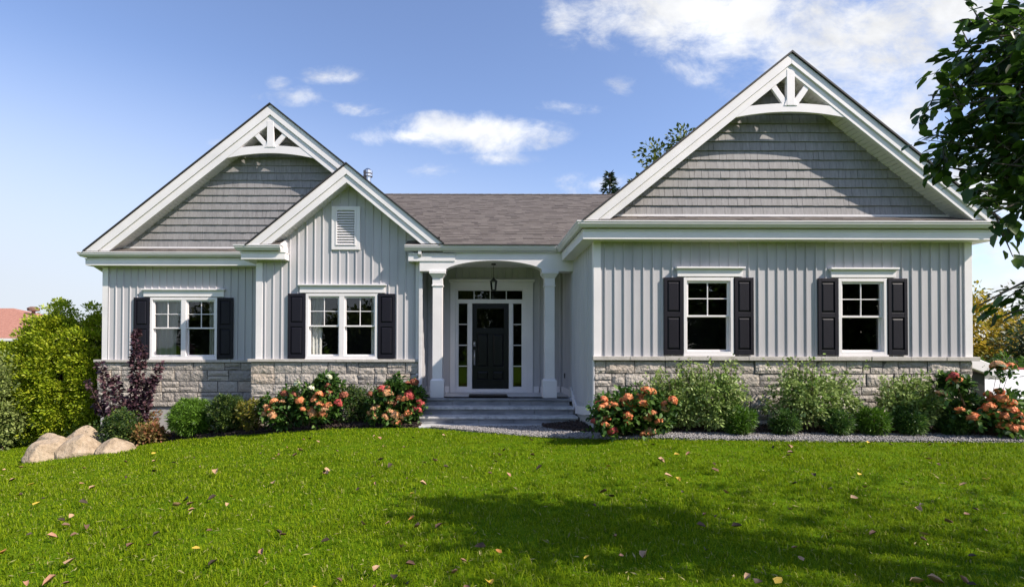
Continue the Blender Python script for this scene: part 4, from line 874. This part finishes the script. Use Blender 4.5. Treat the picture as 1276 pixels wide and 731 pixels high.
# ------------------------------------------------------------------ trees and hedge
def tree(name, x, y, label, lm, crown, T, ls, n, per, cr, trunk_r=.12, cat='tree', group=None, limbs=9, fill=.35, noise=.2, droop=.3):
    """crown = (cx, cy, cz, rx, ry, rz)"""
    root = empty(name, (x, y, gz(x, y)), label, cat, group); b = ORG[root.name]; c = crown
    P, out, cc = clump_cloud(c[:3], c[3:], n, per, cr, fill, .75, noise)
    k = P[:,2] > b.z+.02
    leaves('crown', P[k], out[k], T, ls, M[lm], root, droop=droop)
    mb = MB(); fork = Vector((x+(c[0]-x)*.3, y+(c[1]-y)*.3, max(b.z+.3, c[2]-c[5]*.6)))
    mb.tube((x, y, b.z-.1), (x, y, b.z+.25), trunk_r*1.5, trunk_r, 10); mb.tube((x, y, b.z+.25), fork, trunk_r, trunk_r*.75, 10)
    top = Vector((c[0], c[1], c[2]+c[5]*.6)); mb.tube(fork, top, trunk_r*.7, trunk_r*.15, 8)
    idx = rng.choice(len(cc), min(limbs, len(cc)), replace=False)
    for i in idx:
        s_ = fork.lerp(top, random.uniform(0, .7)); e = Vector(cc[i]); mid = s_.lerp(e, .5)+Vector((0, 0, .15*(e-s_).length)); r = trunk_r*.35
        mb.tube(s_, mid, r, r*.6, 6); mb.tube(mid, e, r*.6, r*.15, 6)
        for j in rng.choice(len(cc), 4, replace=False):
            if (Vector(cc[j])-e).length < max(c[3:])*.6: mb.tube(mid, cc[j], r*.35, r*.1, 5)
    part(mb, 'trunk', M['bark'], parent=root, smooth=True); return root
for i, (x, y, top, rx, lb) in enumerate(((-9.42, 12.85, 2.42, .50, 'yellow green hedge cedar closest to the house wall'), (-10.2, 12.75, 2.50, .56, 'tallest hedge cedar second from the house wall'), (-10.85, 12.8, 2.10, .46, 'hedge cedar in the middle of the hedge under the gap in the skyline'), (-11.75, 12.9, 1.58, .58, 'low hedge cedar below the neighbour\'s red roof'), (-12.8, 13.0, 1.50, .65, 'hedge cedar at the left edge of the picture'))):
    zb = gz(x, y); cz = (zb+top)/2+.05; tree('hedge_cedar', x, y, lb, 'l_thuja', (x, y, cz, rx, .55, (top-zb)/2-.08), T_DIA, .07, 380, 80, .17, .05, 'hedge', 'cedars of the hedge left of the house', 5, .72, .10, -.3)
ball_shrub('pale_shrub', 6, 12.3, 452, 46, 'pale grey green leafy shrub in front of the hedge at the left edge', 'l_pale', T_LEAF, .08, 150, 34, .2, noise=.15)
tree('broadleaf_tree', 12.4, 26, 'leafy green tree behind the roof left of the big gable', 'l_back', (12.5, 26, EYE+6.25, 5.1, 4, 4.95), T_DIA, .24, 620, 90, .60, .25, noise=.06)
# spiky conifer top behind the roof
cf = empty('conifer', (6.5, 26, gz(6.5, 26)), 'pointed dark conifer top showing above the main roof ridge', 'tree'); b = ORG[cf.name]
PP = []; OO = []; mb = MB(); zt = EYE+8.7; mb.tube((6.5, 26, b.z), (6.5, 26, zt-.05), .2, .02, 8)
for i in range(26):
    z = zt-.1-i*.26; r = .06+(zt-z)*.40
    for k in range(6):
        t = random.uniform(0, 2*math.pi); e = Vector((6.5+math.cos(t)*r, 26+math.sin(t)*r, z-.12*r)); a = Vector((6.5, 26, z)); mb.tube(a, e, .02, .006, 4)
        u = rng.uniform(.1, 1, 22); PP.append(np.array(a)*(1-u[:,None])+np.array(e)*u[:,None]); d = np.array(e-a); OO.append(np.tile(d/np.linalg.norm(d), (22, 1)))
leaves('crown', np.vstack(PP), np.vstack(OO), T_THIN, .26, M['l_conifer'], cf, droop=.1); part(mb, 'trunk', M['bark'], parent=cf)
# right background
tree('yellow_tree', 19.5, 21, 'yellow autumn tree beyond the right corner of the house', 'l_yellow', (19.6, 21, 2.3, 1.6, 1.3, 1.5), T_DIA, .17, 110, 50, .35, .1)
tree('dark_bush', 20.5, 19, 'dark mixed green bush beyond the right corner of the house', 'l_dark', (20.6, 18.5, 1.2, 2.4, 1.2, 1.3), T_DIA, .15, 140, 50, .35, .08, 'bush')
tree('dark_bush', 24.5, 22, 'taller dark green tree at the right edge behind the drooping branch', 'l_dark', (24.5, 22, 2.2, 2.8, 1.5, 2.1), T_DIA, .2, 140, 50, .45, .12, 'tree')
tree('juniper_hedge', 13.8, 13.6, 'bright green low juniper beside the driveway at the right edge', 'l_jun', (13.9, 13.6, .85, 1.6, .6, .42), T_THIN, .12, 130, 60, .16, .04, 'bush')
strip('driveway', 9.0, 16, lambda x: x*0+9.6, lambda x: np.interp(x, [9, 11, 13, 16], [13.4, 12.9, 12.2, 11.4]), .03, M['driveway'], 60, 24, .0, 'pale concrete driveway curving past the right corner', 'driveway')
strip('mulch_edge', 9.0, 16, lambda x: np.interp(x, [9, 11, 13, 16], [13.4, 12.9, 12.2, 11.4]), lambda x: np.interp(x, [9, 11, 13, 16], [13.8, 13.3, 12.6, 11.8]), .06, M['redmulch'], 60, 6, .008, 'red mulch edging beyond the driveway', 'mulch')
# big tree at the right: limbs reaching into the frame
def big_tree():
    x, y = 5.1, 2.5; root = empty('broadleaf_tree', (x, y, gz(x, y)), 'large dark leaved tree hanging into the top right corner', 'tree'); b = ORG[root.name]; mb = MB()
    fork = Vector((x-.1, y+.1, 2.0)); mb.tube((x, y, b.z-.1), (x, y, b.z+.3), .2, .15, 12); mb.tube((x, y, b.z+.3), fork, .15, .13, 12)
    PP = []; OO = []
    ends = []
    for i in range(26):
        d = rdir(1)[0]; d[2] = abs(d[2]) if i % 3 else d[2]*.6; c = np.array([4.3, 3.05, 3.15]); e = c+d*np.array([1.15, 1.0, 1.05])*random.uniform(.6, 1.02); ends.append(e)
    for q, D in (((1165, 165), 3.53), ((1175, 205), 3.44), ((1200, 240), 3.28), ((1190, 60), 3.61), ((1200, 20), 3.53), ((1235, 290), 3.03), ((1222, 378), 2.95), ((1250, 392), 3.20), ((1160, 115), 3.77), ((1185, 130), 3.28), ((1225, 100), 3.20), ((1240, 200), 3.03), ((1250, 40), 3.03), ((1260, 150), 2.87),
                 ((1240, 262), 2.95), ((1205, 180), 3.28), ((1215, 60), 3.44), ((1270, 250), 2.87), ((1200, 215), 3.44), ((1215, 150), 3.61), ((1230, 180), 3.69), ((1250, 120), 3.61), ((1255, 225), 3.53), ((1265, 80), 3.44), ((1225, 230), 3.77), ((1270, 190), 3.69), ((1180, 90), 3.69), ((1230, 20), 3.69)):
        ends.append(np.array(at(*q, D)))
    def reach(p):                                       # how far left the boughs reach at each height, seen from the lawn
        px = 597+653*p.x/max(p.y, .5); py = 430-653*(p.z-EYE)/max(p.y, .5)
        return px > np.interp(py, [0, 60, 100, 150, 200, 240, 262, 285, 345, 362, 400, 420], [1180, 1155, 1135, 1122, 1140, 1165, 1200, 1246, 1246, 1196, 1205, 1275])+random.uniform(-8, 18)
    for e in ends:
        e = Vector(e)
        if not reach(e): continue
        s_ = fork+Vector((random.uniform(-.2, .2), random.uniform(-.1, .3), random.uniform(0, 1.3))); mid = s_.lerp(e, .55)+Vector((0, 0, .12))
        mb.tube(s_, mid, .028, .014, 6); mb.tube(mid, e, .014, .004, 5)
        d0 = (e-mid).normalized(); L_ = (e-mid).length
        for k in range(8):                              # twigs off the outer half, leaves along each
            a = mid.lerp(e, random.uniform(.3, 1)); f = a+Vector(rdir(1)[0])*.25+d0*.12-Vector((0, 0, .05))
            if not (reach(f) and reach(a)): continue
            mb.tube(a, f, .005, .002, 4); n = 17; t = rng.uniform(.1, 1, n); q = np.array(a)*(1-t[:,None])+np.array(f)*t[:,None]+rng.normal(0, .03, (n, 3)); PP.append(q)
            w = np.array(f-a); OO.append(np.tile(w/np.linalg.norm(w), (n, 1))+rdir(n)*.5)
    P = np.vstack(PP); out = np.vstack(OO); leaves('crown', P, out, T_LEAF, .080, M['l_maple'], root, droop=.35, up=1.1); 
    mb.tube(fork, (x-.4, y+.3, 4.2), .10, .03, 8); part(mb, 'trunk', M['bark'], parent=root)
big_tree()
tree('shade_tree', 10.0, 1.4, 'tall tree beyond the right edge shading the near lawn', 'l_maple', (9.3, .5, 5.6, 4.3, 2.3, 2.2), T_LEAF, .12, 130, 30, .85, .25)
for i, (x, y, w, hgt) in enumerate(((-22, -24, 7, 6.0), (-10.5, -26, 6, 4.6), (-3, -28, 4.5, 8.5), (4, -26, 4.5, 9.5), (12, -22, 5, 10), (16, -15, 4.5, 9), (21, -12, 5, 10), (28, -8, 5, 9))):
    tree('street_tree', x, y, ['broad tree behind the viewer mirrored in the leftmost window', 'low round tree behind the viewer mirrored in the middle window', 'tree behind the viewer mirrored left of the door', 'tall tree behind the viewer mirrored in the door glass', 'tall tree behind the viewer mirrored in the first right window', 'leafy tree behind the viewer mirrored low in the first right window', 'tall tree behind the viewer mirrored in the last window', 'tree far behind the viewer beyond the right edge'][i], 'l_back', (x, y, hgt*.52, w*.72, w*.5, hgt*.5), T_DIA, .5, 150, 60, 1.1, .3)
# ------------------------------------------------------------------ neighbour's house
NH = empty('neighbour_house', (-33, 39, gz(-33, 39)), 'distant brick house with terracotta hip roof behind the hedge at the left edge', 'house')
m = MB(); X0, X1, Y0, Y1, ze, zp = -50, -28.6, 36, 48, EYE+.42, EYE+2.85
m.add([(X0, Y0, ze), (X1, Y0, ze), (X1, Y1, ze), (X0, Y1, ze), (-41, 41, zp), (-36.5, 41, zp)], [(0,1,5,4), (1,2,5), (2,3,4,5), (3,0,4), (0,3,2,1)]); part(m, 'roof', M['terra'], parent=NH)
part(MB().box(X0+.5, X1-.5, Y0+.5, Y1-.5, -3, ze-.02), 'wall', M['brick'], parent=NH)
part(MB().box(X0-.02, X1+.02, Y0-.06, Y0-.01, ze-.16, ze+.02), 'fascia', M['white'], parent=NH)
part(MB().lathe((-34.6, 40.6, zp-.62), [(.12, 0), (.12, .35), (.38, .4), (.42, .6), (.2, .72), (0, .72)], 12), 'roof_vent', M['brick'], parent=NH)
# ------------------------------------------------------------------ grass
def grass():
    Vs = []; Fs = []; base = 0
    def free(x, y):
        ok = ~((x > -8.9) & (x < -1.1) & (y > bedL_front(x)-.02))
        ok &= ~((x > -1.02) & (y > gr_near(x)-.02)); ok &= ~((y > 12.0) & (x > -9)); ok &= ~((x > 1.2) & (y > gr_far(x))); ok &= ~((x > -1.2) & (x <= 1.3) & (y > 10)); return ok
    for (y0, y1, dens, hgt, wid) in ((2.3, 3.6, 4600, .060, .0050), (3.6, 5, 3600, .055, .0062), (5, 7, 2500, .048, .0075), (7, 9.2, 1700, .042, .009), (9.2, 13, 1100, .045, .012)):
        w1 = y1*1.05+.8; n = int(dens*(y1-y0)*2*w1*.92); x = rng.uniform(-w1, w1*.95, n); y = rng.uniform(y0, y1, n); k = free(x, y) & (np.abs(x) < y*1.05+.9); x, y = x[k], y[k]; n = len(x)
        # patchy height
        pt = .5+.5*np.sin(x*2.7+1.3*np.sin(y*1.9))*np.cos(y*3.3+np.sin(x*2.1)); pt = pt*.6+.4*(.5+.5*np.sin(x*9.1+2*np.sin(y*7.3))*np.cos(y*10.7+x*4.1)); hh = hgt*(.35+.85*pt)*rng.uniform(.5, 1.35, n)
        az = rng.uniform(0, 2*np.pi, n)+.7*np.sin(x*1.3+y*.7); ln = rng.uniform(.15, 1.25, n); 
        dx, dy = np.cos(az), np.sin(az); z = ground(x, y)
        wx, wy = -np.sin(az+rng.normal(0, .5, n)), np.cos(az+rng.normal(0, .5, n)); w = wid*rng.uniform(.6, 1.3, n)/2
        p = np.stack([x, y, z], 1); W_ = np.stack([wx*w, wy*w, w*0], 1); mid = p+np.stack([dx*ln*hh*.35, dy*ln*hh*.35, hh*.65], 1); tip = p+np.stack([dx*ln*hh*1.0, dy*ln*hh*1.0, hh*(1.05-.35*ln)], 1)
        V = np.stack([p-W_, p+W_, mid+W_*.8, mid-W_*.8, tip], 1).reshape(-1, 3); i = base+np.arange(n)*5
        Vs.append(V); Fs.append((np.stack([i, i+1, i+2, i+3], 1), np.stack([i+3, i+2, i+4], 1))); base += 5*n
    me = np_mesh('grass', np.vstack(Vs), [np.vstack([f[0] for f in Fs]), np.vstack([f[1] for f in Fs])]); me.materials.append(M['grass'])
    tag(link('grass', me), 'short bright green grass blades covering the lawn', 'grass', kind='stuff')
    # pale dry clippings lying in the near grass
    n = 3000; y = 2.4+6*rng.uniform(0, 1, n)**1.4; x = rng.uniform(-1, 1, n)*(y*1.05+.5); k = free(x, y); x, y = x[k], y[k]; n = len(x)
    P = np.stack([x, y, ground(x, y)+rng.uniform(.018, .045, n)], 1); V, F = scatter(T_THIN, P, rdir(n)*[1, 1, .3], rdir(n)*.4+[0, 0, 1], rng.uniform(.025, .065, n)*np.where(rng.uniform(size=n) < .3, 1.2, .8))
    V = V.copy(); me = np_mesh('grass_clippings', V, F); me.materials.append(mat('dry_clippings', [(.16, .16, .05), (.32, .27, .12)], .9, 5, spec=.1, icols=[(0, (.07, .07, .02)), (.5, (.24, .24, .08)), (1, (.40, .32, .16))]))
    tag(link('grass_clippings', me), 'pale dry clippings scattered in the near grass', 'clippings', kind='stuff')
grass()
# fallen leaves: individual leaves sharing a few meshes
def fallen():
    kinds = [('tan', 'curled tan leaf fallen on the grass', 4), ('brown', 'curled brown leaf fallen on the grass', 4), ('yellow', 'small yellow leaf fallen on the grass', 2), ('pink', 'pinkish dry leaf fallen on the grass', 3), ('dark', 'nearly black leaf fallen on the grass', 4), ('orange', 'small orange leaf fallen on the grass', 1)]
    pool = []
    for k, lb, w in kinds:
        for s_ in range(2):
            tv = T_LEAF[0].copy(); tv[:,2] += (tv[:,0]-.5)**2*random.uniform(.4, 1.1)+np.abs(tv[:,1])*random.uniform(.2, 1.2); tv[:,1] *= random.uniform(.8, 1.3)
            me = np_mesh('fallen_leaf', tv-[.5, 0, 0], T_LEAF[1]); me.materials.append(M['lf_'+k]); pool += [(me, lb)]*w
    for i in range(295):
        y = 2.6+6.4*random.random()**1.6; x = random.uniform(-1, 1)*(y*.98); me, lb = random.choice(pool)
        if y > 7.6 and x > 1: continue
        s_ = random.uniform(.04, .098)*(1.0 if y < 6 else 1.1); o = link('fallen_leaf', me, loc=(x, y, gz(x, y)+.052)); o.scale = (s_, s_, s_)
        o.rotation_euler = (random.uniform(-.5, .5), random.uniform(-.5, .5), random.uniform(0, 6.28)); tag(o, lb, 'leaf', 'fallen leaves on the lawn')
fallen()
